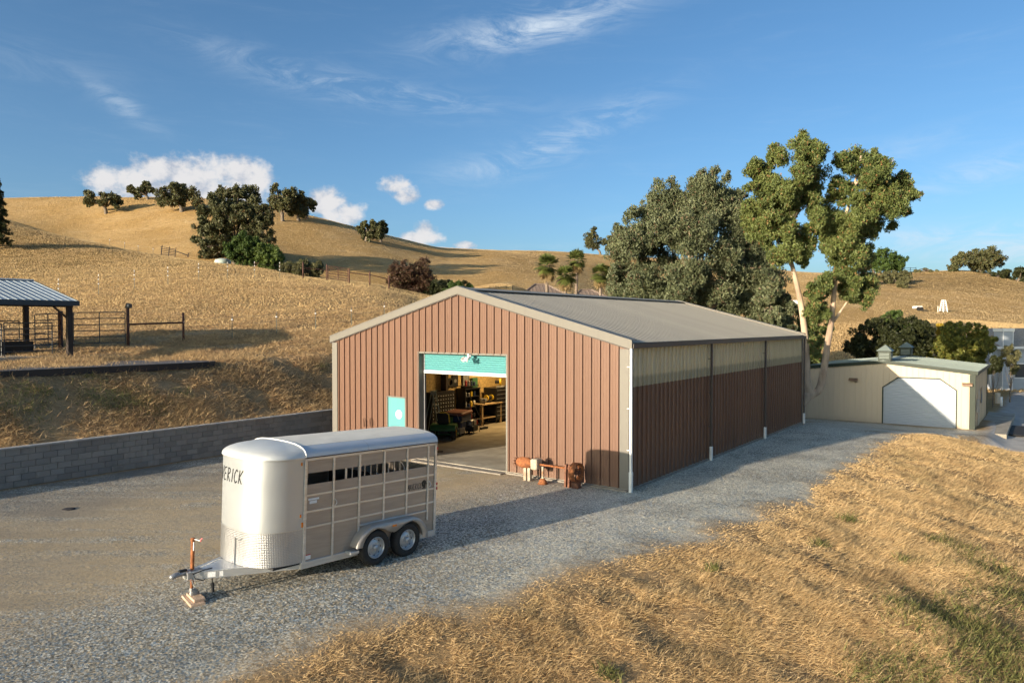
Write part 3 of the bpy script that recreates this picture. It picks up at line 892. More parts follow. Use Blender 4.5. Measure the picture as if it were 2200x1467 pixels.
# walk-in door, turquoise, with a white eight-sided plate
fd = MB().box(-.055, .04, SDR, SDR + .05, .06, SDZ); fd.box(-.055, .04, SDL - .05, SDL, .06, SDZ); fd.box(-.055, .04, SDR, SDL, SDZ - .05, SDZ)
fd.build('walk_in_door_frame', M_trim, barn)
wd = MB().cbox(-.02, .025, SDR + .051, SDL - .051, .07, SDZ - .051, .006).build('walk_in_door', M_teal, barn)
pc = on_u(857, 890, -.03)
oc = [(pc.y + .17 * math.cos(rad(22.5 + 45 * k)), pc.z + .17 * math.sin(rad(22.5 + 45 * k))) for k in range(8)]
MB().prism(oc, -.035, -.021, axis='x').build('octagon_plate', M_white, wd)
MB().tube([(-.02, SDR + .14, 1.0), (-.07, SDR + .14, 1.0), (-.075, SDR + .24, 1.0)], .012, 6).build('door_handle', M_steel, wd)
# two hose hooks
for px in (783, 796):
    p = on_u(px, 907, -.05)
    MB().tube([(-.04, p.y, p.z - .15), (-.08, p.y, p.z + .1), (-.10, p.y - .03, p.z + .17), (-.14, p.y - .06, p.z + .1), (-.13, p.y - .06, p.z - .15)], .014, 6).build('hose_hook', pm('hook_rust', (.10, .05, .03), .8), barn)
# interior: liner boards, steel frames
M_osb = pm('oriented_strand_board', (0.52, 0.37, 0.16), 0.8, var=.25, scale=9, col2=(.40, .27, .11))
for i in range(6):
    MB().box(.4 + i * 2.44, .4 + i * 2.44 + 2.43, BW - .20, BW - .17, .07, 3.9).build('liner_board', M_osb, barn)
for xx in (BL / 3, 2 * BL / 3):
    for yy in (.06, BW - .52):
        MB().prism([(yy, .062), (yy + .30, .062), (yy + .45, BE - .1), (yy, BE - .1)] if yy > 1 else [(yy, .062), (yy + .3, .062), (yy + .45, BE - .1), (yy, BE - .1)], xx - .08, xx + .08, axis='x').build('frame_column', M_darktrim, barn)
    MB().prism([(.1, BE - .5), (BW / 2, BA - .45), (BW - .1, BE - .5), (BW - .1, BE - .12), (BW / 2, BA - .08), (.1, BE - .12)], xx - .07, xx + .07, axis='x').build('frame_rafter', M_darktrim, barn)

# ================================================================ BLOCK RETAINING WALL
def block_mat():
    mt = bpy.data.materials.new('split_block'); mt.use_nodes = True
    nt = mt.node_tree; t = NT(nt); b = nt.nodes['Principled BSDF']
    oi = t.n('ShaderNodeObjectInfo')
    w = t.n('ShaderNodeNewGeometry').outputs['Position']
    r = oi.outputs['Random']
    c = t.mix(r, (0.21, 0.20, 0.185), (0.30, 0.285, 0.255))
    n1 = t.noise(w, 2.2, 6, 0.65)
    c = t.mix(t.m('MULTIPLY', t.ramp(n1, 0.5, 0.75), 0.5), c, (0.13, 0.125, 0.115))
    st = t.noise(t.mapv(w, sc=(3, 3, .5)), 1.1, 6, 0.65)
    c = t.mix(t.m('MULTIPLY', t.ramp(st, 0.6, 0.76), 0.6), c, (0.50, 0.48, 0.44))
    t.put(b.inputs['Base Color'], c); b.inputs['Roughness'].default_value = 0.95
    bn = t.n('ShaderNodeBump'); bn.inputs['Strength'].default_value = 0.6; bn.inputs['Distance'].default_value = 0.02
    t.put(bn.inputs['Height'], t.noise(w, 28, 5, .7)); t.put(b.inputs['Normal'], bn.outputs[0])
    return mt
M_block = block_mat()
M_mortar = pm('mortar', (0.24, 0.23, 0.21), .95, var=.2, scale=8)
M_cap = pm('cap_stone', (0.33, 0.32, 0.30), .9, var=.15, scale=3, bump=.3, bscale=60)
wall = thing('retaining_wall', 'low grey concrete block retaining wall running from the barn to the frame edge', 'wall', from_uv(0, WALL_V), TH)
bl, bh, g = .4, .19, .008
MB().box(-34, 18, .02, .18, -.25, 1.135).build('mortar_core', M_mortar, wall)
bm_ = MB().cbox(g / 2, bl - g / 2, -.012, .1, g / 2, bh - g / 2, .007).mesh('block')
hb_ = MB().cbox(g / 2, bl / 2 - g / 2, -.012, .1, g / 2, bh - g / 2, .007).mesh('block')
rest = MB()
for r in range(6):
    off = -.2 if r % 2 else 0
    nk = 0
    x = -14.4 + off
    while x < 4.0:
        o = link('block', bm_, M_block, wall); o.location = (x, random.uniform(-.004, .004), r * bh); x += bl
    x = -34 + (.2 if r % 2 else 0)
    while x < -14.5 + off:
        rest.cbox(x + g / 2, x + bl - g / 2, -.012, .1, r * bh + g / 2, r * bh + bh - g / 2, .007); x += bl
rest.build('block', M_block, wall)['kind'] = 'stuff'
cap_me = MB().cbox(.002, 1.196, -.045, .22, 1.14, 1.195, .008).mesh('cap_stone')
for i in range(43):
    o = link('cap_stone', cap_me, M_cap, wall); o.location = (-34 + i * 1.2, 0, 0)

# ================================================================ CREAM SHED
M_cream = painted('cream_steel', (0.60, 0.48, 0.34), dirt=(0.46, 0.37, 0.26), amt=.2)
M_green = painted('green_trim', (0.022, 0.034, 0.022), dirt=(0.05, 0.055, 0.04))
M_greenroof = painted('green_roof', (0.19, 0.225, 0.20), dirt=(0.16, 0.19, 0.17), rough=.5)
M_rollwhite = painted('white_roll_door', (0.50, 0.53, 0.57), dirt=(0.5, .5, .5), amt=.15)
SB = -1.02
sc0 = at(2092, 925, 39.6); su, sv = to_uv(sc0.x, sc0.y)
S_e = zat(801, 39.6, 2092) - SB
apx = on_u(1898, 777, su); SWH = apx.y - sv; S_a = apx.z - SB
SW = 2 * SWH
SLEN = on_v(2120, 772, sv).x - su
SLEN = max(9.0, min(SLEN, 16.0)); print('shed', su, sv, S_e, S_a, SW, SLEN)
shed = thing('garage_shed', 'low cream metal shed with green trim, two roof cupolas and a white roll-up door', 'shed', from_uv(su, sv, SB), TH)
def zs(s): return S_e + (S_a - S_e) * (1 - abs(s - SW / 2) / (SW / 2))
gd1 = on_u(2056, 880, su).y - sv; gd0 = on_u(1895, 880, su).y - sv; gdz = on_u(1975, 811, su).z - SB
gcut = .62
def gtop(s):
    if not (gd1 < s < gd0): return 0.0
    return min(gdz, gdz - gcut + min(s - gd1, gd0 - s) * .75)
nS = int(round(SW / .9)); psw = SW / nS
for i in range(nS):
    prof = clip_prof(ribs(i * psw, (i + 1) * psw, psw / 3, .02, False), (SW / 2, gd1, gd0, gd1 + gcut / .75, gd0 - gcut / .75))
    sheet(prof, gtop, lambda s: zs(s) - .03, lambda s, h, z: (-h, s, z)).build('wall_panel', M_cream, shed)
nT = int(round(SLEN / .9)); ptw = SLEN / nT
spm = sheet(ribs(0, ptw, ptw / 3, .02, False), lambda s: 0, lambda s: S_e - .03, lambda s, h, z: (s, -h, z)).mesh('wall_panel')
spl = sheet(ribs(0, ptw, ptw / 3, .02, False), lambda s: 0, lambda s: S_e - .03, lambda s, h, z: (s, SW + h, z)).mesh('wall_panel')
for i in range(nT):
    for me in (spm, spl):
        o = link('wall_panel', me, M_cream, shed); o.location = (i * ptw, 0, 0)
ov = .12
for side in (0, 1):
    def place(s, h, q, side=side):
        y = -ov + (SW / 2 + ov) * q
        z = S_e + (S_a - S_e) * (y / (SW / 2)) + .05 + h
        return (s, y if side == 0 else SW - y, z)
    me = sheet(ribs(0, ptw + .002, ptw / 2, .02, False), lambda s: 0., lambda s: 1., place).mesh('roof_panel')
    for i in range(nT):
        o = link('roof_panel', me, M_greenroof, shed); o.location = (i * ptw, 0, 0)
MB().prism([(SW / 2 - .22, S_a + .06), (SW / 2, S_a + .10), (SW / 2 + .22, S_a + .06), (SW / 2, S_a + .05)], -.1, SLEN + .1, axis='x').build('ridge_cap', M_greenroof, shed)
ss = (S_a - S_e) / (SW / 2)
for ya in (-ov - .04, SW + ov + .04):
    za = S_e - (ov + .04) * ss
    MB().prism([(ya, za - .10), (ya, za + .09), (SW / 2, S_a + .09), (SW / 2, S_a - .10)], -.09, -.03, axis='x').build('rake_trim', M_green, shed)
    MB().box(-.08, SLEN + .1, ya - .01 if ya < 0 else ya, ya if ya < 0 else ya + .01, za - .1, za + .07).build('eave_trim', M_green, shed)
MB().box(-.045, -.022, -.04, .22, 0, S_e - .1).build('corner_trim', M_green, shed)
MB().box(-.022, .18, -.06, -.03, 0, S_e - .1).build('corner_trim', M_green, shed)
MB().box(SLEN - .15, SLEN + .03, -.06, -.03, 0, S_e - .1).build('corner_trim', M_green, shed)
MB().box(SLEN, SLEN + .05, 0, SW, 0, S_e).build('rear_wall', M_cream, shed)
# roll-up door with clipped upper corners
poly = [(gd1, 0), (gd1, gdz - gcut), (gd1 + gcut / .75, gdz), (gd0 - gcut / .75, gdz), (gd0, gdz - gcut), (gd0, 0)]
m = MB(); nr = 30
for r in range(nr):
    z0, z1 = gdz * r / nr, gdz * (r + 1) / nr
    def half(z): return gd1 + max(0, (z - (gdz - gcut)) / .75), gd0 - max(0, (z - (gdz - gcut)) / .75)
    a0, b0 = half(z0); a1, b1 = half(z1); zm = (z0 + z1) / 2; am, bm2 = half(zm)
    m.add([(.06, a0, z0), (.06, b0, z0), (.035, am, zm), (.035, bm2, zm), (.06, a1, z1), (.06, b1, z1)], [(0, 1, 3, 2), (2, 3, 5, 4)])
gdo = m.build('roll_up_door', M_rollwhite, shed)
def frame_seg(a, b, w=.05):
    d = Vector((0, b[0] - a[0], b[1] - a[1])).normalized(); nrm = Vector((0, -d.z, d.y)) * w
    A, B = Vector((-.045, *a)), Vector((-.045, *b)); off = Vector((.1, 0, 0))
    mb = MB(); pts = [A, B, B + nrm, A + nrm]; mb.add(pts + [p + off for p in pts], [(0, 1, 2, 3), (7, 6, 5, 4), (0, 4, 5, 1), (1, 5, 6, 2), (2, 6, 7, 3), (3, 7, 4, 0)])
    return mb.build('door_frame', M_green, gdo)
for a, b in zip(poly, poly[1:]): frame_seg(b, a)
# cupolas on the ridge
for k, px in enumerate((1902, 1956.5)):
    xx = .55 if k == 0 else on_v(px, 757, sv + SW / 2).x - su
    if k == 1: xx = min(max(xx, 4.0), SLEN - 1)
    r = .33; zb = S_a - .12; zt = S_a + .62
    cu = MB().box(xx - r, xx + r, SW / 2 - r, SW / 2 + r, zb, zt).build('cupola', M_green, shed)
    for q in range(4):
        zq = zb + .30 + q * .085
        MB().box(xx - r - .025, xx - r - .002, SW / 2 - r + .07, SW / 2 + r - .07, zq, zq + .045).build('louvre', M_greenroof, cu)
        MB().box(xx - r + .07, xx + r - .07, SW / 2 - r - .025, SW / 2 - r - .002, zq, zq + .045).build('louvre', M_greenroof, cu)
    e = r + .10
    MB().add([(xx - e, SW / 2 - e, zt), (xx + e, SW / 2 - e, zt), (xx + e, SW / 2 + e, zt), (xx - e, SW / 2 + e, zt), (xx, SW / 2, zt + .36)], [(3, 2, 1, 0), (0, 1, 4), (1, 2, 4), (2, 3, 4), (3, 0, 4)]).build('cupola_roof', M_greenroof, cu)
# wall pack lamps and side door
for px, py in ((1834, 815), (2079, 826)):
    p = on_u(px, py, su); yy, zz = p.y - sv, p.z - SB
    MB().prism([(-.03, zz - .08), (-.22, zz - .08), (-.22, zz + .01), (-.12, zz + .09), (-.03, zz + .09)], yy - .24, yy + .24, axis='y').build('wall_lamp', pm('bronze_lamp', (.20, .12, .07), .5), shed)
sd = SLEN * .22
MB().box(sd, sd + .95, -.05, -.025, .02, 2.1).build('side_door', M_cream, shed)
MB().box(sd + 2.2, sd + 3.1, -.05, -.025, 1.2, 2.1).build('side_window', pm('dark_glass', (.03, .035, .04), .15), shed)
MB().cbox(.9, 1.2, -.16, -.03, 1.0, 1.7, .01).build('meter_box', M_steel, shed)
# ================================================================ HORSE TRAILER
def alu(name, col=(0.62, 0.62, 0.61), rough=0.38, metal=0.75, var=.10, plate=False, brushed=True):
    mt = bpy.data.materials.new(name); mt.use_nodes = True
    nt = mt.node_tree; t = NT(nt); b = nt.nodes['Principled BSDF']
    co = t.coord('Object')
    n = t.noise(t.mapv(co, sc=(.6, .6, 5)), 3, 6, .65) if brushed else t.noise(co, 1.5, 3)
    c = t.mix(t.ramp(n, .3, .7), tuple(k * (1 - var) for k in col), tuple(min(1, k * (1 + var)) for k in col))
    t.put(b.inputs['Base Color'], c); b.inputs['Metallic'].default_value = metal
    t.put(b.inputs['Roughness'], t.m('ADD', rough - .06, t.m('MULTIPLY', n, .12)))
    if plate:
        at_ = t.n('ShaderNodeAttribute'); at_.attribute_name = 'arc'
        s = t.sep(co)
        k = 2 * math.pi / .06
        ga = t.m('SINE', t.m('MULTIPLY', at_.outputs['Fac'], k)); gb = t.m('SINE', t.m('MULTIPLY', s[2], k))
        h = t.m('MULTIPLY', ga, gb); h = t.ramp(t.m('ABSOLUTE', h), .25, .8)
        bn = t.n('ShaderNodeBump'); bn.inputs['Strength'].default_value = .55; bn.inputs['Distance'].default_value = .006
        t.put(bn.inputs['Height'], h); t.put(b.inputs['Normal'], bn.outputs[0])
    return mt
M_alu = alu('aluminium'); M_nose = alu('white_aluminium', (0.53, 0.55, 0.555), .40, .6, .02, False, False)
M_plate = alu('tread_plate', (0.50, 0.50, 0.50), .34, .85, .03, True, False)
M_panel = alu('taupe_panel', (0.40, 0.335, 0.27), .45, .3, .08)
M_fender = alu('fender_paint', (0.42, 0.38, 0.34), .4, .45, .05)
M_troof = pm('trailer_roof', (0.80, 0.74, 0.62), .75, var=.06, scale=2, col2=(.70, .64, .53))
M_rsilver = alu('roof_silver', (0.56, 0.585, 0.61), .45, .2, .04)
M_rnose = alu('roof_cap', (0.60, 0.62, 0.61), .45, .3, .06)
M_tyre = pm('tyre_rubber', (0.022, 0.021, 0.02), .8, var=.3, scale=12, bump=.3, bscale=80)
M_rim = alu('silver_rim', (0.50, 0.51, 0.52), .38, .7, .08)
M_rust = pm('rust', (0.30, 0.105, 0.035), .9, var=.35, scale=14, bump=.4, bscale=60, col2=(.16, .06, .03))
M_redplastic = pm('faded_red', (0.62, .17, .16), .5)
M_amber = pm('amber_lens', (0.75, 0.22, 0.02), .25); M_red = pm('red_lens', (0.45, 0.02, 0.02), .25)
M_dark = pm('dark_inside', (0.02, 0.02, 0.022), .8)
M_decal = pm('decal_black', (0.012, 0.012, 0.012), .5)
M_sticker = pm('white_sticker', (0.75, .75, .73), .5)
M_wood = pm('weathered_board', (0.46, 0.33, 0.235), .85, var=.2, scale=3, stretch=(1, 12, 12), bump=.3, bscale=25)

TT, TILT = 0.8764, 0.0372
trailer = thing('horse_trailer', 'silver and taupe tandem axle horse trailer parked on the gravel before the barn', 'trailer', (-3.2829, 15.5114, 0))
trailer.rotation_euler = (0, TILT, TT)
HW = .90; TF, TR = -2.0136, 1.3565; ZS, ZB = 2.289, .369; ND = 0.90; NE = 2.9
# local axes: x towards the rear, y to the far side (visible side is y = -HW)
def nose(k, hw=HW, nd=ND, grow=0.0):
    """plan outline of the rounded front, k in 0..1 from near side to far side"""
    a = math.pi * k
    c, s = math.cos(a), math.sin(a)
    yy = -math.copysign(abs(c) ** (2 / NE), c) * (hw + grow); xx = -(abs(s) ** (2 / NE)) * (nd + grow)
    return TF + xx, yy
NK = 56
ks = [0.5 - 0.5 * math.cos(math.pi * i / NK) for i in range(NK + 1)]
ks = [i / NK for i in range(NK + 1)]
def nose_sheet(z0, z1, grow=0.0, nz=1):
    m = MB(); arc = []; s = 0; prev = None
    pts = [nose(k, grow=grow) for k in ks]
    for p in pts:
        if prev: s += math.hypot(p[0] - prev[0], p[1] - prev[1])
        arc.append(s); prev = p
    vs_ = []; fs = []
    for j in range(nz + 1):
        for p in pts: vs_.append((p[0], p[1], z0 + (z1 - z0) * j / nz))
    n = len(pts)
    for j in range(nz):
        for i in range(n - 1): fs.append((j * n + i, j * n + n + i, j * n + n + i + 1, j * n + i + 1))
    return m.add(vs_, fs), arc * (nz + 1)
PLT = on_h = .985
m, arc = nose_sheet(ZB + .02, ZS + .01)
nose_o = m.build('nose_skin', M_nose, trailer, True)
m, arc = nose_sheet(ZB, PLT, .006)
pl = m.build('tread_plate', M_plate, trailer, True)
a_ = pl.data.attributes.new('arc', 'FLOAT', 'POINT'); a_.data.foreach_set('value', arc)
m, _ = nose_sheet(ZS - .012, ZS + .012, .014); m.build('nose_seam', M_alu, trailer, True)
m, _ = nose_sheet(PLT - .004, PLT + .010, .009); m.build('plate_edge', M_alu, trailer, True)
# side skins: upper band, slot left open, lower band; both sides
SL0, SL1 = 1.787, 1.995
posts = [TF + .01, -1.375, -.753, -.123, .501, 1.111, 1.335]
for sy in (-1, 1):
    y0, y1 = sorted((sy * HW, sy * (HW - .025)))
    for a, b in zip(posts, posts[1:]):
        for (za, zb_) in ((SL1, ZS - .03), (1.593, SL0), (1.289, 1.593), (.996, 1.289), (ZB, .996)):
            MB().box(a, b, y0, y1, za + .0015, zb_ - .0015).build('side_panel', M_panel, trailer)
    yo0, yo1 = sorted((sy * (HW + .001), sy * (HW + .03)))
    for i, p in enumerate(posts):
        w = .022 if i < 6 else .03
        zb_ = ZB if i in (0, 1, 2, 6) else .83
        if i == 0: w = .03
        MB().cbox(p - w, p + w, yo0, yo1, zb_ if i != 5 else .62, ZS - .012, .005).build('post', M_alu, trailer)
    for a, b in zip(posts, posts[1:]):
        for z in (1.593, 1.289, .996):
            yr0, yr1 = sorted((sy * (HW + .0015), sy * (HW + .016)))
            if z < .99 + .01 and a > .4 and False: continue
            MB().prism([(a + .023, z - .022), (b - .023, z - .022), (b - .023, z + .014), (a + .023, z + .014)], yr0, yr1, axis='y').build('rail', M_alu, trailer)
    MB().cbox(TF, TR + .01, min(yo0, yo1), max(yo0, yo1), ZS - .055, ZS + .004, .004).build('top_rail', M_alu, trailer)
    yf0, yf1 = sorted((sy * (HW + .002), sy * (HW + .034)))
    MB().cbox(-.731, 1.088, yf0, yf1, .812, .845, .004).build('fender_rail', M_alu, trailer)
    MB().cbox(TF - .05, TR + .02, *sorted((sy * (HW - .10), sy * (HW + .022))), ZB - .125, ZB + .005, .006).build('floor_beam', M_alu, trailer)
    # bars seen through the slot
    for x in [-1.05] + [-.90 + .155 * k for k in range(9)]:
        MB().box(x - (.022 if x < -1 else .007), x + (.022 if x < -1 else .007), *sorted((sy * (HW - .045), sy * (HW - .03))), SL0 - .01, SL1 + .01).build('slot_bar', M_alu, trailer)
# door latches on the side
for x, z in ((-1.352, 1.38), (1.13, 1.40)):
    MB().tube([(x, -HW - .035, z + .07), (x + .01, -HW - .06, z + .04), (x + .03, -HW - .065, z), (x + .01, -HW - .06, z - .04), (x, -HW - .035, z - .07)], .009, 6).build('latch', M_rim, trailer)
# rear: door frame and doors
MB().box(TR + .0, TR + .03, -HW, -HW + .06, ZB, ZS).build('rear_post', M_alu, trailer); MB().box(TR, TR + .03, HW - .06, HW, ZB, ZS).build('rear_post', M_alu, trailer)
MB().box(TR + .005, TR + .028, -HW + .06, -.002, ZB + .02, 1.75).build('rear_door', M_panel, trailer)
MB().box(TR + .005, TR + .028, .002, HW - .06, ZB + .02, 1.75).build('rear_door', M_panel, trailer)
MB().box(TR, TR + .03, -HW + .06, HW - .06, ZS - .12, ZS).build('rear_header', M_alu, trailer)
MB().box(TF - .6, TR, -HW + .03, HW - .03, ZB - .04, ZB).build('floor', M_dark, trailer)
# interior divider gate with a slanted arm
dg = MB().box(-.2, -.16, -HW + .06, HW - .06, .6, 1.75).build('divider', M_dark, trailer)
MB().tube([(.34, -HW + .10, 1.98), (.46, -HW + .12, 1.92), (.56, -HW + .14, 1.80), (.57, -HW + .14, 1.60)], .016, 6).build('divider_arm', M_alu, dg)
# roof: flat taupe deck, rounded silver shoulders, domed front cap
RH = .235
def shell(s): return max(0.0, 1 - s ** 2.9) ** (1 / 2.9)
prof = [1, .995, .985, .97, .95, .92, .88, .84, .80, .76]
RW = HW + .025
for sy in (-1, 1):
    m = MB(); xs = [TF, -.55, .75, TR + .02]
    for a, b in zip(xs, xs[1:]):
        q = MB(); vs_ = []; fs = []
        for s in prof: vs_ += [(a + .002, sy * s * RW, ZS + .006 + RH * shell(s)), (b - .002, sy * s * RW, ZS + .006 + RH * shell(s))]
        for i in range(len(prof) - 1): fs.append((2 * i, 2 * i + 1, 2 * i + 3, 2 * i + 2) if sy < 0 else (2 * i, 2 * i + 2, 2 * i + 3, 2 * i + 1))
        q.add(vs_, fs).build('roof_shoulder', M_rsilver, trailer, True)
    MB().cbox(TF - .004, TR + .02, *sorted((sy * (HW + .003), sy * (RW + .008))), ZS - .01, ZS + .012, .003).build('drip_edge', M_darktrim, trailer)
m = MB(); vs_ = []; fs = []
dk = [-.76 + 1.52 * i / 16 for i in range(17)]
for s in dk: vs_ += [(TF, s * RW, ZS + .006 + RH * shell(abs(s)) + .002), (TR + .02, s * RW, ZS + .006 + RH * shell(abs(s)) + .002)]
for i in range(16): fs.append((2 * i, 2 * i + 1, 2 * i + 3, 2 * i + 2))
m.add(vs_, fs).build('roof_deck', M_troof, trailer, True)
m = MB(); vs_ = [(TR + .02, 0, ZS)]
end = [(TR + .02, s * RW, ZS + .006 + RH * shell(abs(s))) for s in [-p for p in prof] + dk[1:-1] + prof[::-1]]
m.add(vs_ + end, [(0, i + 2, i + 1) for i in range(len(end) - 1)]).build('roof_end', M_rsilver, trailer)
m = MB(); rs = [1, .99, .97, .94, .90, .85, .78, .70, .60, .50, .40, .30, .2, .1, .0]
vs_ = []; fs = []
def shell2(s): return max(0.0, 1 - s ** 2.3) ** (1 / 2.3)
for r_ in rs:
    for k in ks:
        x, y = nose(k, RW, ND + .025)
        xx = TF + (x - TF) * r_; yy = y * r_
        # on the seam with the straight roof the section must match; ahead of it the dome falls lower
        fwd = min(1, abs(x - TF) / (ND * .35)) if r_ > 0 else 0
        hh = shell(r_) * (1 - fwd) + shell2(r_) * fwd
        vs_.append((xx, yy, ZS + .006 + RH * hh))
n = NK + 1
for j in range(len(rs) - 1):
    for i in range(NK): fs.append((j * n + i, j * n + n + i, j * n + n + i + 1, j * n + i + 1))
m.add(vs_, fs).build('roof_nose_cap', M_rnose, trailer, True)
m = MB(); arcp = [(TF, sy_ * s * (RW + .004), ZS + .008 + (RH + .004) * shell(s)) for sy_, s in [(-1, p) for p in prof] + [(-1, p) for p in (.6, .4, .2)] + [(1, p) for p in (0, .2, .4, .6)] + [(1, p) for p in prof[::-1]]]
m.tube(arcp, .013, 6).build('roof_band', M_white, trailer)
# fenders over the tandem wheels
WR = .355; WX = (-.42, .42)
def fender_outline():
    up, lo = [], []
    R = WR + .10
    zc = WR
    # outer (upper) line
    for k in range(11):
        a = math.pi - rad(12) - (math.pi / 2 - rad(12)) * k / 10
        up.append((WX[0] + (R + .06) * math.cos(a) - .02, zc + (R + .02) * math.sin(a)))
    for k in range(1, 11):
        a = math.pi / 2 - (math.pi / 2 + rad(2)) * k / 10
        up.append((WX[1] + (R + .06) * math.cos(a) + .02, zc + (R + .02) * math.sin(a)))
    # lower line with the dip between the wheels
    r2 = WR + .035
    for k in range(11):
        a = math.pi - rad(12) - (math.pi - rad(12) - rad(48)) * k / 10
        lo.append((WX[0] + r2 * math.cos(a), zc + r2 * math.sin(a)))
    lo.append((0, zc + r2 * math.sin(rad(48)) - .05))
    for k in range(11):
        a = math.pi - rad(48) - (math.pi - rad(48) + rad(2)) * k / 10
        lo.append((WX[1] + r2 * math.cos(a), zc + r2 * math.sin(a)))
    return up, lo
up, lo = fender_outline()
for sy in (-1, 1):
    yo, yi = sy * 1.125, sy * (HW + .004)
    # side plate
    m = MB()
    na, nb = len(up), len(lo)
    nS_ = 40
    def samp(L, t):
        f = t * (len(L) - 1); i = min(int(f), len(L) - 2); q = f - i
        return (L[i][0] * (1 - q) + L[i + 1][0] * q, L[i][1] * (1 - q) + L[i + 1][1] * q)
    vs_ = []; fs = []
    for i in range(nS_ + 1):
        a = samp(up, i / nS_); b = samp(lo, i / nS_)
        vs_ += [(a[0], yi, a[1]), (a[0], yo - sy * .03, a[1]), (a[0], yo, a[1] - .02), (b[0], yo, b[1]), (b[0], yo - sy * .02, b[1])]
    for i in range(nS_):
        for j in range(4): fs.append((5 * i + j, 5 * i + j + 1, 5 * i + 5 + j + 1, 5 * i + 5 + j))
    fe = m.add(vs_, fs).build('fender', M_fender, trailer, True)
    MB().cbox(-.055, .055, *sorted((yo + sy * .001, yo + sy * .018)), .715, .755, .008).build('marker_lamp', M_amber, fe)
    MB().cbox(-1.08, -.86, *sorted((sy * (HW + .03), sy * 1.10)), .335, .40, .012).build('step', M_alu, trailer)
# wheels
def wheel(x, sy, name='wheel'):
    Mx = Matrix.Translation((x, sy * .985, WR)) @ Matrix.Rotation(-sy * rad(90), 4, 'X')
    # local +Z points outwards
    tw = .105
    ty = [(.215, -tw * .8), (.24, -tw), (.31, -tw), (.338, -tw * .85), (.352, -tw * .6), (.356, -tw * .2), (.356, tw * .2), (.352, tw * .6), (.338, tw * .85), (.31, tw), (.24, tw), (.215, tw * .8)]
    w = MB().lathe(ty, 40, Mx).build('wheel', M_tyre, trailer, True)
    rim = MB().lathe([(.216, -.08), (.214, .085), (.205, .098), (.196, .092), (.188, .05), (.176, .02), (.15, .028), (.118, .045), (.09, .052), (.055, .052)], 32, Mx).build('rim', M_rim, w, True)
    m = MB()
    for k in range(8):
        a = 2 * math.pi * k / 8
        m.lathe([(0, .0), (.021, .0), (.021, .004)], 10, Mx @ Matrix.Translation((.150 * math.cos(a), .150 * math.sin(a), .027)))
    m.build('rim_holes', M_dark, w)
    MB().lathe([(.058, .05), (.058, .085), (.048, .10), (.0, .105)], 20, Mx).build('hub_cap', M_rim, w, True)
    m = MB()
    for k in range(6):
        a = 2 * math.pi * k / 6 + .2
        m.lathe([(.011, .05), (.011, .072), (0, .074)], 6, Mx @ Matrix.Translation((.085 * math.cos(a), .085 * math.sin(a), 0)))
    m.build('lug_nuts', M_rim, w)
for x in WX:
    for sy in (-1, 1): wheel(x, sy)
for x in WX: MB().tube([(x, -.9, WR - .03), (x, .9, WR - .03)], .04, 8).build('axle', M_black, trailer)
# tongue: two converging beams, top plate, coupler, jack
TZ0, TZ1 = .245, .375
XJ = -3.66
for sy in (-1, 1):
    a = Vector((XJ - .02, sy * .065, 0)); b = Vector((TF + .0, sy * (HW - .05), 0))
    d = (b - a).normalized(); n_ = Vector((-d.y, d.x, 0)) * .03
    pts = [a - n_, b - n_, b + n_, a + n_]
    MB().add([(p.x, p.y, TZ0) for p in pts] + [(p.x, p.y, TZ1) for p in pts], [(3, 2, 1, 0), (4, 5, 6, 7), (0, 1, 5, 4), (1, 2, 6, 5), (2, 3, 7, 6), (3, 0, 4, 7)]).build('tongue_beam', M_alu, trailer)
    if sy < 0:
        for (k0, k1) in ((.13, .20), (.235, .27)):
            p0 = a.lerp(b, k0); p1 = a.lerp(b, k1); o_ = -n_ * 1.06 if (Vector((0, -1, 0)).dot(-n_) > 0) else n_ * 1.06
            MB().add([(p0 + o_)[:2] + (TZ0 + .02,), (p1 + o_)[:2] + (TZ0 + .02,), (p1 + o_)[:2] + (TZ1 - .02,), (p0 + o_)[:2] + (TZ1 - .02,)], [(0, 1, 2, 3)]).build('tongue_sticker', M_sticker, trailer)
MB().prism([(XJ + .16, -.13), (TF - .05, -(HW - .16)), (TF - .05, HW - .16), (XJ + .16, .13)], TZ1 - .02, TZ1 - .012, axis='z').build('tongue_deck', M_alu, trailer)
MB().cbox(XJ - .13, XJ + .16, -.09, .09, TZ0 + .01, TZ1 + .015, .012).build('tongue_head', M_alu, trailer)
cm = MB().tube([(XJ - .08, 0, TZ1 - .01), (XJ - .22, 0, TZ1 - .005), (XJ - .30, 0, TZ1 - .012), (XJ - .36, 0, TZ1 - .03), (XJ - .385, 0, TZ1 - .045)], [.045, .042, .05, .048, .03], 14)
cp = cm.build('coupler', M_steel, trailer, True)
MB().cbox(XJ - .24, XJ - .10, -.03, .03, TZ1 + .025, TZ1 + .065, .008).build('coupler_latch', M_black, cp)
M_galv = pm('galvanised', (.42, .41, .39), .6, metal=.4)
jk = MB().tube([(XJ, 0, .20), (XJ, 0, .92)], .033, 12).build('jack_tube', M_rust, trailer, True)
MB().tube([(XJ, 0, .90), (XJ, 0, .955)], .038, 12).build('jack_cap', M_rust, jk, True)
MB().tube([(XJ - .0, -.034, .74), (XJ - .0, -.0345, .89)], .012, 6).build('jack_sticker', M_sticker, jk)
hd = MB().tube([(XJ, 0, .935), (XJ + .02, -.06, .935), (XJ + .05, -.18, .925)], .009, 6).build('crank_arm', M_white, jk)
MB().tube([(XJ + .05, -.175, .92), (XJ + .045, -.185, .95), (XJ + .07, -.20, .97)], .017, 8).build('crank_knob', M_redplastic, hd)
MB().tube([(XJ, 0, .255), (XJ, 0, .055)], .026, 10).build('jack_inner_tube', M_rust, trailer, True)
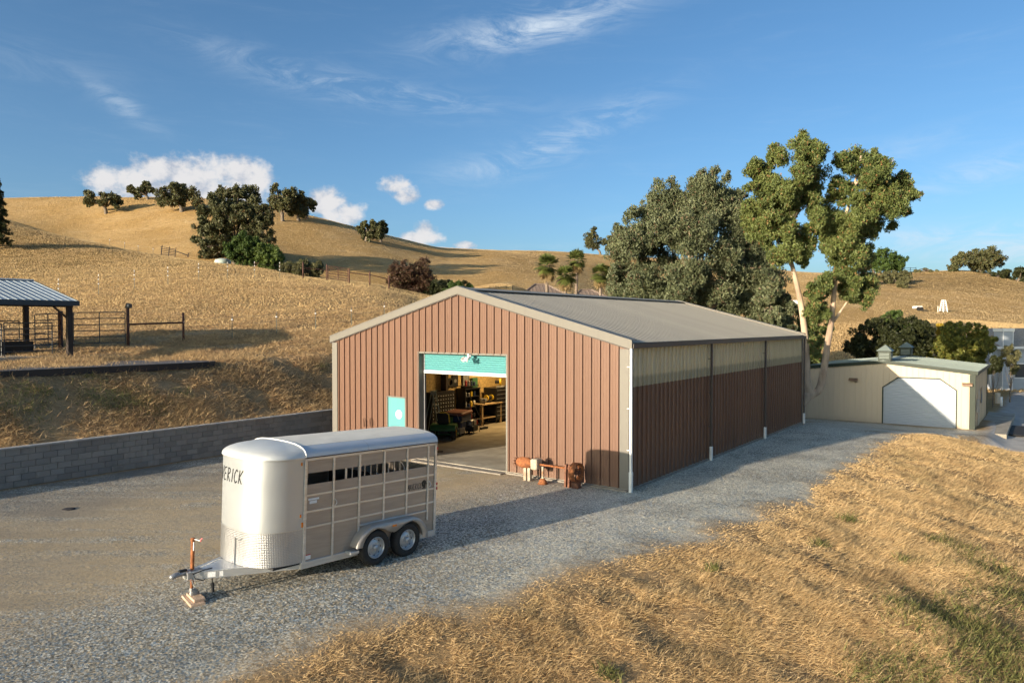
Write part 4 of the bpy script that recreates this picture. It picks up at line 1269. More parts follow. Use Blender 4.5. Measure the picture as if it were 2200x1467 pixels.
MB().cbox(XJ - .03, XJ + .03, -.035, .035, .02, .08, .01).build('caster_fork', M_galv, trailer)
cz = -.035 + .035
for s in (-1, 1):
    MB().prism([(XJ - .03, .05), (XJ + .03, .05), (XJ + .07, -.035), (XJ + .03, -.035)], s * .033 - .003, s * .033 + .003, axis='y').build('caster_fork', M_galv, trailer)
MB().lathe([(0, -.024), (.07, -.024), (.078, -.015), (.078, .015), (.07, .024), (0, .024)], 20, Matrix.Translation((XJ + .045, 0, -.018)) @ Matrix.Rotation(rad(90), 4, 'X')).build('caster_wheel', M_galv, trailer, True)
# safety chains and plug lead
def chain(pts, name):
    m = MB(); path = [Vector(p) for p in pts]; L = []
    for a, b in zip(path, path[1:]):
        k = max(1, int((b - a).length / .035))
        L += [a.lerp(b, i / k) for i in range(k)]
    for i, p in enumerate(L):
        q = L[min(i + 1, len(L) - 1)]; d = (q - p) if (q - p).length > 0 else Vector((0, 0, 1))
        d.normalize(); sd_ = Vector((0, 1, 0)) if i % 2 else Vector((0, 0, 1)); sd_ = (sd_ - d * sd_.dot(d)).normalized()
        ring = [p + d * (.022 * math.cos(a)) + sd_ * (.012 * math.sin(a)) for a in [k * math.pi / 4 for k in range(9)]]
        m.tube(ring, .004, 4, False)
    return m.build(name, M_galv, trailer)
chain([(XJ - .06, -.10, .25), (XJ - .02, -.14, .12), (XJ + .10, -.14, .14), (XJ + .22, -.12, .25)], 'safety_chain')
chain([(XJ - .06, .10, .25), (XJ - .02, .13, .14), (XJ + .12, .14, .15), (XJ + .22, .14, .25)], 'safety_chain')
MB().tube([(XJ + .3, -.12, .39), (XJ + .12, -.16, .40), (XJ - .05, -.13, .36), (XJ - .02, -.15, .28), (XJ + .12, -.17, .22), (XJ + .25, -.17, .34), (XJ + .28, -.17, .25), (XJ + .29, -.17, .12)], .011, 6).build('wiring_lead', M_black, trailer)
MB().tube([(XJ + .29, -.17, .14), (XJ + .295, -.172, -.02)], [.028, .034], 10).build('lead_plug', M_black, trailer)
MB().cbox(XJ - .08, XJ + .16, -.075, .075, TZ1 + .016, TZ1 + .026, .004).build('jack_plate', M_steel, trailer)
# lamps, stickers
for x_, z_, h_, w_, mt in ((TF - .075, 2.185, .06, .03, M_amber), (TF - .075, 1.23, .055, .03, M_amber), (TF - .03, 1.06, .09, .045, M_amber)):
    k = .012 if x_ < TF - .05 else 0.006
    MB().cbox(x_ - w_ / 2, x_ + w_ / 2, -HW - .012, -HW + .012, z_ - h_ / 2, z_ + h_ / 2, .004).build('marker_lamp', mt, trailer)
for z_ in (2.16, 1.38, 1.28):
    MB().cbox(TR - .005, TR + .04, -HW - .034, -HW - .005, z_ - .03, z_ + .03, .006).build('tail_lamp', M_red, trailer)
MB().box(-1.93, -1.69, -HW - .004, -HW - .0015, 1.49, 1.525).build('sticker', M_sticker, trailer)
MB().box(-1.90, -1.74, -HW - .004, -HW - .0015, 1.425, 1.478).build('sticker', M_sticker, trailer)
st = MB().box(-1.97, -1.85, -HW - .004, -HW - .0015, .40, .49).build('sticker', M_sticker, trailer)
MB().box(-1.97, -1.85, -HW - .006, -HW - .0042, .475, .49).build('sticker_band', M_red, st)
# lettering: hand-drawn style slanted capitals from strokes
STR = {'M': [[(0, 0), (.1, 1), (.5, .25), (.9, 1), (1, 0)]], 'A': [[(0, 0), (.55, 1), (.9, 0)], [(.22, .38), (.8, .42)]], 'V': [[(0, 1), (.4, 0), (1, 1.05)]],
       'E': [[(.95, 1), (.25, .95), (.05, .75), (.3, .52), (.75, .52)], [(.3, .52), (0, .25), (.2, .02), (.9, .08)]], 'R': [[(.1, 0), (.15, 1), (.7, .95), (.8, .7), (.15, .5), (.9, 0)]],
       'I': [[(.4, 0), (.5, 1)]], 'C': [[(.95, .85), (.6, 1), (.15, .65), (.15, .25), (.5, 0), (.95, .15)]], 'K': [[(.1, 0), (.2, 1)], [(.95, 1), (.2, .45), (.9, 0)]]}
def lettering(word, x0, z0, h, w, slant, fmap, thick):
    x = x0
    for ch in word:
        m = MB()
        cw = w * (.55 if ch == 'I' else 1)
        for st_ in STR[ch]:
            for (a, b) in zip(st_, st_[1:]):
                n = 5
                for i in range(n):
                    q0, q1 = i / n, (i + 1) / n
                    A = (a[0] + (b[0] - a[0]) * q0, a[1] + (b[1] - a[1]) * q0); B = (a[0] + (b[0] - a[0]) * q1, a[1] + (b[1] - a[1]) * q1)
                    P = lambda c: (x + cw * .8 * c[0] + slant * h * c[1], z0 + h * c[1])
                    p, q = P(A), P(B)
                    dx, dz = q[0] - p[0], q[1] - p[1]; L = math.hypot(dx, dz) or 1
                    nx, nz = -dz / L * thick, dx / L * thick
                    m.add([fmap(p[0] - nx, p[1] - nz), fmap(q[0] - nx, q[1] - nz), fmap(q[0] + nx, q[1] + nz), fmap(p[0] + nx, p[1] + nz)], [(0, 1, 2, 3)])
        m.build('letter', M_decal, trailer)
        x += cw
arcl = []
_pts = [nose(k / 400, grow=.004) for k in range(401)]; _acc = 0; _al = [0]
for a, b in zip(_pts, _pts[1:]): _acc += math.hypot(b[0] - a[0], b[1] - a[1]); _al.append(_acc)
_mid = _acc / 2
def nose_map(s, z):                 # s metres along the nose from its middle, positive to the visible side
    t = _mid - s
    i = int(np.clip(np.searchsorted(_al, t) - 1, 0, 399)); q = (t - _al[i]) / (_al[i + 1] - _al[i])
    return (_pts[i][0] * (1 - q) + _pts[i + 1][0] * q, _pts[i][1] * (1 - q) + _pts[i + 1][1] * q, z)
lettering('MAVERICK', -.88, 1.83, .25, .155, .16, nose_map, .012)
lettering('MAVERICK', .545, 1.33, .125, .052, .05, lambda s, z: (s, -HW - .003, z), .005)
# horse-head emblem: black disc with a head and neck cut out of it, standing on a black bar
cx_, cz_ = 1.012, 1.425
m = MB()
N = 24
outer = [(cx_ + .072 * math.cos(a), cz_ + .078 * math.sin(a)) for a in [rad(20) + rad(300) * k / N for k in range(N + 1)]]
inner = [(cx_ + .016 + .030 * math.cos(a), cz_ - .004 + .030 * math.sin(a)) for a in [rad(20) + rad(300) * k / N for k in range(N + 1)]]
for i in range(N):
    m.add([(outer[i][0], -HW - .003, outer[i][1]), (outer[i + 1][0], -HW - .003, outer[i + 1][1]), (inner[i + 1][0], -HW - .003, inner[i + 1][1]), (inner[i][0], -HW - .003, inner[i][1])], [(0, 1, 2, 3)])
head = [(-.005, .02), (.02, .035), (.045, .028), (.085, .0), (.080, -.02), (.05, -.022), (.035, -.05), (.045, -.09), (-.03, -.09), (-.01, -.04)]
m.add([(cx_ + a, -HW - .0035, cz_ + b) for a, b in head], [tuple(range(len(head)))])
m.add([(cx_ + a, -HW - .0035, cz_ + b) for a, b in ((-.06, -.085), (.05, -.085), (.045, -.105), (-.05, -.105))], [(0, 1, 2, 3)])
m.build('emblem', M_decal, trailer)
# boards under the jack
jx = Vector((-3.2829, 15.5114, 0)) + Vector((math.cos(TT), math.sin(TT), 0)) * (XJ + .04)
for i, (l, w, h, z, r, lb) in enumerate(((.62, .24, .045, 0.0, rad(-52), 'lower and longer weathered board under the trailer jack'), (.46, .19, .045, .046, rad(-50), 'upper shorter weathered board carrying the trailer jack wheel'))):
    o = MB().cbox(-l / 2, l / 2, -w / 2, w / 2, 0, h, .006).build('wood_board', M_wood)
    o.location = (jx.x + .02 + .03 * i, jx.y - .06 + .03 * i, z - .004); o.rotation_euler = (0, 0, r)
    tag(o, lb, 'board', 'boards stacked under the jack')
# ================================================================ THINGS INSIDE THE BARN (barn-local coordinates)
def inbarn(name, label, cat, u, v, z=.061, rz=0.0, group=None):
    return thing(name, label, cat, from_uv(u, v, z), TH + rz, group)
M_jd = pm('tractor_green', (0.045, 0.15, 0.045), .4); M_yel = pm('machine_yellow', (0.70, 0.48, 0.04), .5)
M_grey = pm('mid_grey', (.22, .22, .22), .6); M_redp = pm('red_paint', (.35, .03, .03), .45); M_blue = pm('navy_paint', (.02, .035, .09), .5)
M_brownv = pm('maroon_vinyl', (.20, .075, .06), .6); M_ladder = pm('ladder_blue_grey', (.20, .27, .31), .5)
M_chest = pm('tool_chest_black', (.02, .02, .022), .35); M_ply = pm('bench_wood', (.42, .30, .16), .7)
# lawn tractor: rear towards the open door
p1_ = on_floor(943, 953); p2_ = on_floor(966, 948)
tp = on_floor(958, 945)
tr_ = inbarn('lawn_tractor', 'green lawn tractor with yellow wheel hubs and black seat just inside the barn door', 'tractor', tp.x + .35, tp.y + .35, .061, rad(32))
for (x, y, r, w) in ((-.35, -.42, .29, .11), (-.35, .42, .29, .11), (.85, -.40, .20, .08), (.85, .40, .20, .08)):
    Mx = Matrix.Translation((x, y, r)) @ Matrix.Rotation(rad(90) if y < 0 else rad(-90), 4, 'X')
    wh = MB().lathe([(r * .5, -w), (r * .9, -w), (r, -w * .6), (r, w * .6), (r * .9, w), (r * .5, w)], 22, Mx).build('wheel', M_tyre, tr_, True)
    MB().lathe([(r * .5, -w * .6), (r * .5, w * .9), (r * .42, w * .5), (0, w * .6)], 18, Mx).build('hub', M_yel, wh, True)
MB().prism([(-.62, .50), (-.55, .62), (-.1, .64), (.1, .50), (.1, .38), (-.62, .38)], -.52, .52, axis='y').build('fender', M_jd, tr_)
MB().prism([(.25, .30), (.25, .78), (.45, .84), (1.05, .72), (1.18, .55), (1.18, .32)], -.26, .26, axis='y').build('hood', M_jd, tr_)
MB().cbox(-.5, 1.0, -.2, .2, .24, .40, .02).build('chassis', M_black, tr_)
st_ = MB().cbox(-.42, -.02, -.24, .24, .64, .73, .03).build('seat', M_black, tr_)
MB().prism([(-.50, .70), (-.56, 1.10), (-.48, 1.12), (-.40, .72)], -.23, .23, axis='y').build('seat_back', M_black, st_)
MB().tube([(-.44, -.26, .70), (-.55, -.27, .78), (-.58, -.25, 1.05), (-.57, -.15, 1.13), (-.57, .15, 1.13)], .022, 8).build('seat_piping', M_yel, st_)
MB().lathe([(.17, -.012), (.182, 0), (.17, .012)], 20, Matrix.Translation((.22, 0, .98)) @ Matrix.Rotation(rad(-35), 4, 'Y'), True).build('steering_wheel', M_black, tr_, True)
MB().tube([(.35, 0, .80), (.22, 0, .98)], .02, 6).build('steering_column', M_black, tr_)
MB().cbox(-.1, .65, -.55, .55, .10, .24, .04).build('mower_deck', M_jd, tr_)
# bolt bin cabinet against the wall
bp0 = on_v(918, 900, 12.55); bp1 = on_v(970, 900, 12.55)
cu0, cu1 = bp0.x, bp1.x; ztop = on_v(945, 843, 12.55).z
cb = inbarn('bolt_bin_cabinet', 'black bolt bin cabinet with rows of pale labels on the barn wall', 'cabinet', (cu0 + cu1) / 2, 12.36)
w = (cu1 - cu0) / 2
MB().cbox(-w, w, -.02, .30, 0, ztop, .01).build('case', M_chest, cb)
m = MB(); l_ = MB()
nr, ncn = 8, 9
for r in range(nr):
    for c in range(ncn):
        x0 = -w + .06 + c * (2 * w - .12) / ncn; z0 = .30 + r * (ztop - .4) / nr; dw = (2 * w - .12) / ncn - .02; dh = (ztop - .4) / nr - .03
        m.cbox(x0, x0 + dw, -.06, -.021, z0, z0 + dh, .006)
        l_.box(x0 + dw * .3, x0 + dw * .7, -.064, -.0605, z0 + dh * .42, z0 + dh * .62)
m.build('drawer_fronts', M_black, cb); l_.build('drawer_labels', M_sticker, cb)
# step ladder leaning open
lp = on_floor(926, 950)
ld = inbarn('step_ladder', 'pale blue-grey step ladder standing beside the bolt bin cabinet', 'ladder', on_v(930, 900, 11.9).x - .1, 11.75, .061, rad(20))
for s in (-1, 1):
    MB().tube([(s * .26, -.35, 0), (s * .17, 0, 1.85)], .025, 6).build('rail', M_ladder, ld)
    MB().tube([(s * .26, .40, 0), (s * .17, .04, 1.85)], .020, 6).build('rear_leg', M_ladder, ld)
for k in range(5):
    q = .16 + k * .17; MB().box(-.26 + .09 * q, .26 - .09 * q, -.35 * (1 - q) - .04, -.35 * (1 - q) + .05, 1.85 * q, 1.85 * q + .025).build('tread', M_ladder, ld)
MB().cbox(-.2, .2, -.08, .12, 1.85, 1.89, .01).build('top_cap', M_ladder, ld)
# utility cart: maroon cushion on a navy body
cp_ = on_floor(984, 938)
ct_ = inbarn('utility_cart', 'navy utility cart with a flat maroon padded top behind the tractor', 'cart', cp_.x + .55, cp_.y + .5, .061, rad(20))
MB().cbox(-.62, .62, -.42, .42, .28, .86, .03).build('body', M_blue, ct_)
MB().cbox(-.68, .68, -.48, .48, .865, 1.0, .04).build('padded_top', M_brownv, ct_)
for x in (-.45, .45):
    for y in (-.38, .38):
        MB().lathe([(0, -.04), (.14, -.04), (.16, 0), (.14, .04), (0, .04)], 14, Matrix.Translation((x, y, .16)) @ Matrix.Rotation(rad(90), 4, 'X')).build('wheel', M_tyre, ct_, True)
MB().tube([(-.62, -.3, .7), (-.85, -.3, .95), (-.85, .3, .95), (-.62, .3, .7)], .018, 6).build('push_handle', M_steel, ct_)
# small engine units on the floor
for px, py, lb, cm in ((985, 938, 'small black generator on the barn floor beside the navy cart', M_grey), (1014, 932, 'dark portable compressor on the barn floor below the red jack', M_black)):
    q = on_floor(px, py); g_ = inbarn('generator' if px < 1000 else 'air_compressor', lb, 'generator' if px < 1000 else 'compressor', q.x + .1, q.y + .1, .061, rad(15))
    MB().cbox(-.28, .28, -.2, .2, .10, .36, .03).build('engine_block', cm, g_)
    MB().lathe([(0, -.26), (.13, -.24), (.15, -.1), (.15, .1), (.13, .24), (0, .26)], 14, Matrix.Translation((0, 0, .46)) @ Matrix.Rotation(rad(90), 4, 'Y')).build('tank', M_black if px < 1000 else M_steel, g_, True)
    fr_ = MB()
    for s in (-1, 1): fr_.tube([(-.34, s * .24, .03), (-.34, s * .24, .62), (.34, s * .24, .62), (.34, s * .24, .03)], .015, 6)
    fr_.build('tube_frame', M_black, g_)
# tool cabinet with crowded shelves
q0 = on_v(992, 900, 12.3); q1 = on_v(1022, 900, 12.3); zt_ = on_v(1007, 838, 12.3).z
tc = inbarn('tool_cupboard', 'tall open black tool cupboard crowded with cans against the barn wall', 'cupboard', (q0.x + q1.x) / 2, 12.1)
w = (q1.x - q0.x) / 2
for s in (-1, 1): MB().box(s * w - .02, s * w + .02, -.05, .5, 0, zt_).build('side', M_chest, tc)
MB().box(-w, w, .46, .5, 0, zt_).build('back', M_chest, tc); MB().box(-w - .04, w + .04, -.06, .5, zt_ + .002, zt_ + .05).build('top', M_chest, tc)
for k in range(4):
    z = .35 + k * .5; MB().box(-w + .02, w - .02, -.03, .458, z, z + .03).build('shelf', M_chest, tc)
random.seed(3)
for k in range(4):
    z = .382 + k * .5
    for j in range(4):
        x = -w + .12 + j * (2 * w - .2) / 4 + random.uniform(0, .05); r = random.uniform(.04, .07); h = random.uniform(.14, .3)
        o = MB().lathe([(0, 0), (r, 0), (r, h * .85), (r * .5, h), (0, h)], 10).build('can', None)
        col_, mt_ = random.choice([('red', M_redp), ('steel', M_steel), ('yellow', M_yel), ('white', M_white), ('navy', M_blue)]); o.data.materials.append(mt_)
        o.location = from_uv((q0.x + q1.x) / 2 + x, 12.1 + .08, .061 + z); tag(o, '%s can, %s on the %s shelf of the black tool cupboard' % (col_, ('first', 'second', 'third', 'fourth')[j], ('bottom', 'second lowest', 'third', 'top')[k]), 'can', 'cans in the tool cupboard')
# workbench with vise and yellow grinder
b0 = on_v(1022, 870, 12.0); b1 = on_v(1066, 870, 12.0); bz = on_v(1040, 866, 11.9).z
wb = inbarn('workbench', 'wooden topped workbench between the tool cupboard and the black tool chest', 'workbench', (b0.x + b1.x) / 2, 12.0)
w = (b1.x - b0.x) / 2
MB().cbox(-w, w, -.40, .55, bz - .12, bz - .06, .008).build('bench_top', M_ply, wb)
for x in (-w + .08, w - .08):
    for y in (-.32, .46): MB().box(x - .04, x + .04, y - .04, y + .04, 0, bz - .121).build('leg', M_ply, wb)
MB().box(-w + .05, w - .05, -.3, .5, .3, .34).build('lower_shelf', M_ply, wb)
gq = ((b0.x + b1.x) / 2, 11.95)
gr_ = inbarn('bench_grinder', 'yellow and black bench grinder on the wooden workbench', 'grinder', gq[0] + .15, gq[1], .061 + bz - .055)
MB().lathe([(0, -.14), (.10, -.12), (.10, .12), (0, .14)], 14, Matrix.Translation((0, 0, .22)) @ Matrix.Rotation(rad(90), 4, 'Y')).build('motor', M_black, gr_, True)
for s in (-1, 1): MB().lathe([(0, -.03), (.14, -.03), (.14, .03), (0, .03)], 16, Matrix.Translation((s * .2, 0, .22)) @ Matrix.Rotation(rad(90), 4, 'Y')).build('wheel_guard', M_yel, gr_)
MB().cbox(-.15, .15, -.1, .1, 0, .1, .01).build('base', M_black, gr_)
vq = inbarn('bench_vise', 'dark iron bench vise at the near end of the workbench', 'vise', gq[0] - .45, gq[1] - .1, .061 + bz - .055)
MB().cbox(-.1, .1, -.1, .1, 0, .12, .01).build('base', M_grey, vq); MB().cbox(-.08, .08, -.22, -.04, .12, .24, .01).build('front_jaw', M_grey, vq); MB().cbox(-.08, .08, .0, .14, .12, .24, .01).build('back_jaw', M_grey, vq)
# tool chest, yellow saw on top
c0 = on_v(1058, 870, 11.9); c1 = on_v(1092, 870, 11.9); tz = on_v(1075, 834, 11.9).z
ch = inbarn('tool_chest', 'large black rolling tool chest with bright drawer edges beside the workbench', 'tool chest', (c0.x + c1.x) / 2 + .25, 11.85)
w = (c1.x - c0.x) / 2 + .25
MB().cbox(-w, w, -.18, .6, .14, tz, .01).build('case', M_chest, ch)
nd = 7
for k in range(nd):
    z = .2 + k * (tz - .28) / nd; d_ = MB().cbox(-w + .03, w - .03, -.20, -.181, z, z + (tz - .28) / nd - .02, .004).build('drawer', M_chest, ch)
    MB().box(-w + .03, w - .03, -.222, -.201, z + (tz - .28) / nd - .045, z + (tz - .28) / nd - .025).build('drawer_pull', M_rim, d_)
for x in (-w + .1, w - .1):
    for y in (-.1, .5): MB().lathe([(0, -.025), (.07, -.025), (.07, .025), (0, .025)], 12, Matrix.Translation((x, y, .07)) @ Matrix.Rotation(rad(90), 4, 'X')).build('caster', M_black, ch)
sw_ = inbarn('chop_saw', 'yellow chop saw lying on top of the black tool chest', 'saw', (c0.x + c1.x) / 2, 11.9, .061 + tz + .002, rad(30))
MB().cbox(-.3, .3, -.18, .18, 0, .06, .01).build('base', M_grey, sw_); MB().lathe([(0, -.04), (.17, -.04), (.17, .04), (0, .04)], 18, Matrix.Translation((0, 0, .25)) @ Matrix.Rotation(rad(90), 4, 'X')).build('blade_guard', M_yel, sw_)
MB().tube([(0, 0, .30), (.18, .0, .38), (.34, 0, .36), (.42, 0, .28)], .035, 8).build('handle', M_yel, sw_); MB().lathe([(0, 0), (.08, 0), (.08, .22), (0, .22)], 12, Matrix.Translation((-.05, .04, .26)) @ Matrix.Rotation(rad(-90), 4, 'X')).build('motor', M_black, sw_)
# red floor jack, stool, broom and shovel
jq = on_floor(1018, 915); fj = inbarn('floor_jack', 'red steel floor jack standing before the tool cupboard', 'jack', jq.x, jq.y, .061, rad(25))
MB().prism([(-.35, .08), (-.35, .2), (.2, .26), (.38, .14), (.38, .08)], -.14, .14, axis='y').build('frame', M_redp, fj); MB().tube([(-.3, 0, .2), (-.55, 0, 1.0)], .02, 6).build('handle', M_redp, fj)
for x in (-.28, .3):
    for y in (-.16, .16): MB().lathe([(0, -.02), (.07, -.02), (.07, .02), (0, .02)], 12, Matrix.Translation((x, y, .07)) @ Matrix.Rotation(rad(90), 4, 'X')).build('wheel', M_grey, fj)
bq = on_floor(1040, 922)
br = inbarn('push_broom', 'black push broom leaning towards the workbench', 'broom', bq.x, bq.y, .061)
MB().tube([(0, 0, .1), (-.1, .75, 1.5)], .014, 6).build('handle', M_black, br); MB().cbox(-.25, .25, -.05, .05, 0, .1, .01).build('head', M_black, br)
for k, (px, lb) in enumerate(((1026, 'long handled shovel leaning on the barn wall by the green box'), (1034, 'second long handled tool leaning on the barn wall beside the shovel'))):
    s_ = on_v(px, 822, 12.5); t_ = inbarn('shovel' if k == 0 else 'rake', lb, 'shovel' if k == 0 else 'rake', s_.x - .1, 12.35, .061)
    MB().tube([(0, -.05, .3), (.1, .25, s_.z + .05)], .016, 6).build('handle', M_ply, t_); MB().cbox(-.12, .12, -.08, -.05, .0, .32, .02).build('blade' if k == 0 else 'head', M_grey, t_)
# things hung on the wall
for px, py, hw_, hh_, nm, lb in ((978.5, 818, .20, .28, 'wall_picture', 'small dark framed picture with a round motif on the barn wall'), (1001, 818, .26, .42, 'wall_picture', 'tall dark framed poster on the barn wall above the tool cupboard')):
    s_ = on_v(px, py, 12.6); t_ = inbarn(nm, lb, 'picture', s_.x, 12.63, s_.z)
    MB().cbox(-hw_, hw_, -.03, .02, -hh_, hh_, .008).build('frame', M_black, t_)
    if px < 990: MB().lathe([(0, 0), (.09, 0), (.09, .004), (.0, .004)], 16, Matrix.Translation((0, -.031, 0)) @ Matrix.Rotation(rad(90), 4, 'X')).build('motif', M_grey, t_)
    else: MB().box(-hw_ + .06, hw_ - .06, -.034, -.0305, -hh_ + .08, hh_ - .08).build('sheet', M_grey, t_)
s_ = on_v(966.5, 822, 12.6); t_ = MB().lathe([(.13, -.05), (.21, -.05), (.23, 0), (.21, .05), (.13, .05)], 22, Matrix.Rotation(rad(90), 4, 'X'), True).build('hung_tyre', M_tyre, None, True)
t_.location = from_uv(s_.x, 12.60, s_.z); t_.rotation_euler = (0, 0, TH); tag(t_, 'small dark tyre hanging on the yellow board wall of the barn', 'tyre')
s_ = on_v(1019, 823, 12.55); t_ = MB().cbox(-.2, .2, -.1, .08, -.26, .26, .02).build('first_aid_box', pm('box_green', (.05, .16, .08), .6)); t_.location = from_uv(s_.x, 12.58, s_.z); t_.rotation_euler = (0, 0, TH); tag(t_, 'green metal box fixed to the barn wall above the workbench', 'box')
# coiled lead on the slab
cq = on_floor(938, 971); m = MB(); m.tube([(.22 * math.cos(a * .7) * (1 + .15 * math.sin(a * 3)), .15 * math.sin(a * .7), .012 + .003 * (i % 3)) for i, a in enumerate([k * .3 for k in range(60)])], .010, 5)
o = m.build('coiled_cord', M_black); o.location = from_uv(cq.x, cq.y, .062); tag(o, 'black cord coiled on the slab inside the barn door', 'cord')
# warm shop lamp that lights the work wall
lmp = inbarn('shop_lamp', 'long warm shop lamp hanging under the barn frame above the workbench', 'lamp', 8.6, 10.6, 3.95)
MB().cbox(-.9, .9, -.1, .1, .02, .08, .01).build('housing', M_white, lmp)
em = bpy.data.materials.new('lamp_tube'); em.use_nodes = True; eb = em.node_tree.nodes['Principled BSDF']; eb.inputs['Emission Color'].default_value = (1, .62, .2, 1); eb.inputs['Emission Strength'].default_value = 6
tb = MB(); tb.tube([(-.85, 0, 0), (.85, 0, 0)], .018, 8); tb.build('tube', em, lmp)
for s in (-.7, .7): MB().tube([(s, 0, .08), (s, 0, .75)], .006, 5).build('hanger', M_steel, lmp)
ald = bpy.data.lights.new('shop_lamp_light', 'AREA'); ald.shape = 'RECTANGLE'; ald.size = 1.7; ald.size_y = .1; ald.energy = 95; ald.color = (1, .66, .28)
al = bpy.data.objects.new('shop_lamp_light', ald); COL.objects.link(al); al.parent = lmp; al.location = (0, 0, -.03)

# ================================================================ RUSTED LINE SHAFT BY THE WALL
M_rust2 = pm('rust_dark', (.16, .07, .04), .9, var=.4, scale=10, bump=.4, bscale=50)
M_palerust = pm('faded_casing', (.42, .36, .27), .8, var=.2, scale=8, col2=(.30, .14, .06))
r0 = on_u(1135, 1036, -.55); r1 = on_u(1238, 1042, -.55)
a0 = on_u(1140, 1000, -.55); a1 = on_u(1240, 1017, -.55)
ls = thing('line_shaft', 'rusty old drive shaft with gearbox and spoked pulley on stands by the barn wall', 'machinery', from_uv(-.55, r1.y), TH)
yl = r0.y - r1.y; zl = .55
MB().tube([(0, yl + .25, zl), (0, -.1, zl)], .03, 10).build('shaft', M_rust, ls, True)
MB().lathe([(0, -.28), (.12, -.27), (.17, -.12), (.17, .1), (.12, .22), (.09, .3), (0, .3)], 18, Matrix.Translation((0, yl + .12, zl)) @ Matrix.Rotation(rad(90), 4, 'X')).build('gearbox', M_rust, ls, True)
MB().cbox(-.17, .17, yl - .42, yl - .18, zl - .16, zl + .17, .03).build('casing', M_palerust, ls)
m = MB()
for k in range(9):
    a = 2 * math.pi * k / 9; m.tube([(0, yl + .42, zl), (.16 * math.cos(a), yl + .46, zl + .16 * math.sin(a))], [.03, .018], 6)
m.lathe([(0, -.05), (.08, -.05), (.08, .1), (0, .1)], 12, Matrix.Translation((0, yl + .42, zl)) @ Matrix.Rotation(rad(90), 4, 'X'))
m.build('spiked_hub', M_rust2, ls)
MB().tube([(0, yl - .2, zl + .16), (.05, yl - .3, zl + .22), (-.02, yl - .4, zl + .2)], .014, 6).build('lever', M_rust2, ls)
for yy in (yl + .1, yl - .05): MB().cbox(-.06, .06, yy - .05, yy + .05, 0, zl - .14, .01).build('foot', M_palerust, ls)
MB().tube([(-.12, yl - .62, .12), (-.12, yl - .62, zl - .02)], .035, 8).build('prop', M_palerust, ls)
MB().lathe([(0, .02), (.16, .0), (.10, .12), (.05, .17), (0, .18)], 14, Matrix.Translation((-.12, yl - .62, 0))).build('cone_foot', M_rust, ls, True)
for yy in (.34, .22): MB().prism([(-.09, 0), (.09, 0), (.06, zl + .12), (-.06, zl + .12)], yy - .03, yy + .03, axis='y').build('stand', M_rust2, ls)
pu = MB().lathe([(.27, -.10), (.285, -.10), (.285, .10), (.27, .10), (.255, .0)], 28, Matrix.Translation((0, 0, zl - .08)) @ Matrix.Rotation(rad(90), 4, 'X'), True).build('pulley', M_rust, ls, True)
m = MB()
for k in range(6):
    a = 2 * math.pi * k / 6 + .3; m.tube([(0, 0, zl - .08), (.26 * math.cos(a), 0, zl - .08 + .26 * math.sin(a))], .022, 6)
m.lathe([(0, -.12), (.07, -.12), (.07, .12), (0, .12)], 12, Matrix.Translation((0, 0, zl - .08)) @ Matrix.Rotation(rad(90), 4, 'X'))
m.build('spokes', M_rust2, pu)
MB().cbox(-.1, .1, -.12, .12, 0, zl - .36, .02).build('pulley_block', M_rust2, ls)
# round cover in the gravel
vp = ground(147, 1094, 0.0)
o = MB().lathe([(0, .03), (.10, .028), (.155, .015), (.17, -.02)], 20).build('round_cover', pm('cast_iron', (.035, .03, .028), .8, bump=.4)); o.location = (vp.x, vp.y, hz1(vp.x, vp.y) + .004); tag(o, 'small dark round cover lying in the gravel before the block wall', 'cover')
# ================================================================ CORRAL SHELTER AND PENS
M_post = pm('dark_timber', (0.045, 0.032, 0.026), .85, var=.3, scale=4, stretch=(6, 6, .6), bump=.3, bscale=20)
M_rustpost = pm('rusted_pipe', (0.10, 0.045, 0.03), .85, var=.35, scale=8)
M_pipe = pm('dark_pipe', (0.045, 0.05, 0.055), .5, var=.2)
M_galvroof = painted('galvanised_roof', (0.38, 0.425, 0.445), rough=.55, dirt=(0.32, 0.35, 0.37), amt=.4, metal=.0)
M_slate = painted('slate_trim', (0.05, 0.065, 0.075), dirt=(.1, .1, .1))
M_padtop = pm('rubber_mat', (0.085, 0.08, 0.08), .9, var=.2, scale=1.5, bump=.2)
def hit(px, py, D0=40, D1=300):
    """where the sight line through a pixel meets the ground"""
    rx, rz = ray(px, py); Ds = np.linspace(D0, D1, 1600)
    h = hz(rx * Ds, Ds); i = np.argmax(h >= CAM_H + rz * Ds)
    if not (h >= CAM_H + rz * Ds).any(): i = int(np.argmin(CAM_H + rz * Ds - h))
    return Vector((rx * Ds[i], Ds[i], h[i]))
def terr(px, D):
    rx = (px - 1100) / FPX; x = rx * D
    return Vector((x, D, hz1(x, D)))
E0 = at(150, 765, 33.5)
eu, ev = to_uv(E0.x, E0.y)
SZ = 3.36
shel = thing('corral_shelter', 'open corral shelter with pale ribbed metal roof on dark timber posts', 'shelter', from_uv(eu, ev, SZ), TH)
SE, SRg, SWd, SLn = 2.57, 3.66, 4.87, 12.0
for x in (0, -4.0, -8.0, -11.9):
    for y, h in ((0, SE - .12), (SWd, SRg - .15), (2 * SWd, SE - .12)):
        if x == 0 and y == SWd: h = SE + .6
        MB().cbox(x - .11, x + .11, y - .11, y + .11, -.1, h, .012).build('post', M_post, shel)
for y in (0, 2 * SWd): MB().cbox(-SLn, .15, y - .07, y + .07, SE - .32, SE - .12, .01).build('eave_beam', M_post, shel)
MB().tube([(-.1, 0, SE - .8), (-.75, 0, SE - .22)], .05, 6).build('brace', M_post, shel); MB().tube([(-3.9, 0, SE - .8), (-3.25, 0, SE - .22)], .05, 6).build('brace', M_post, shel)
sp_ = .3
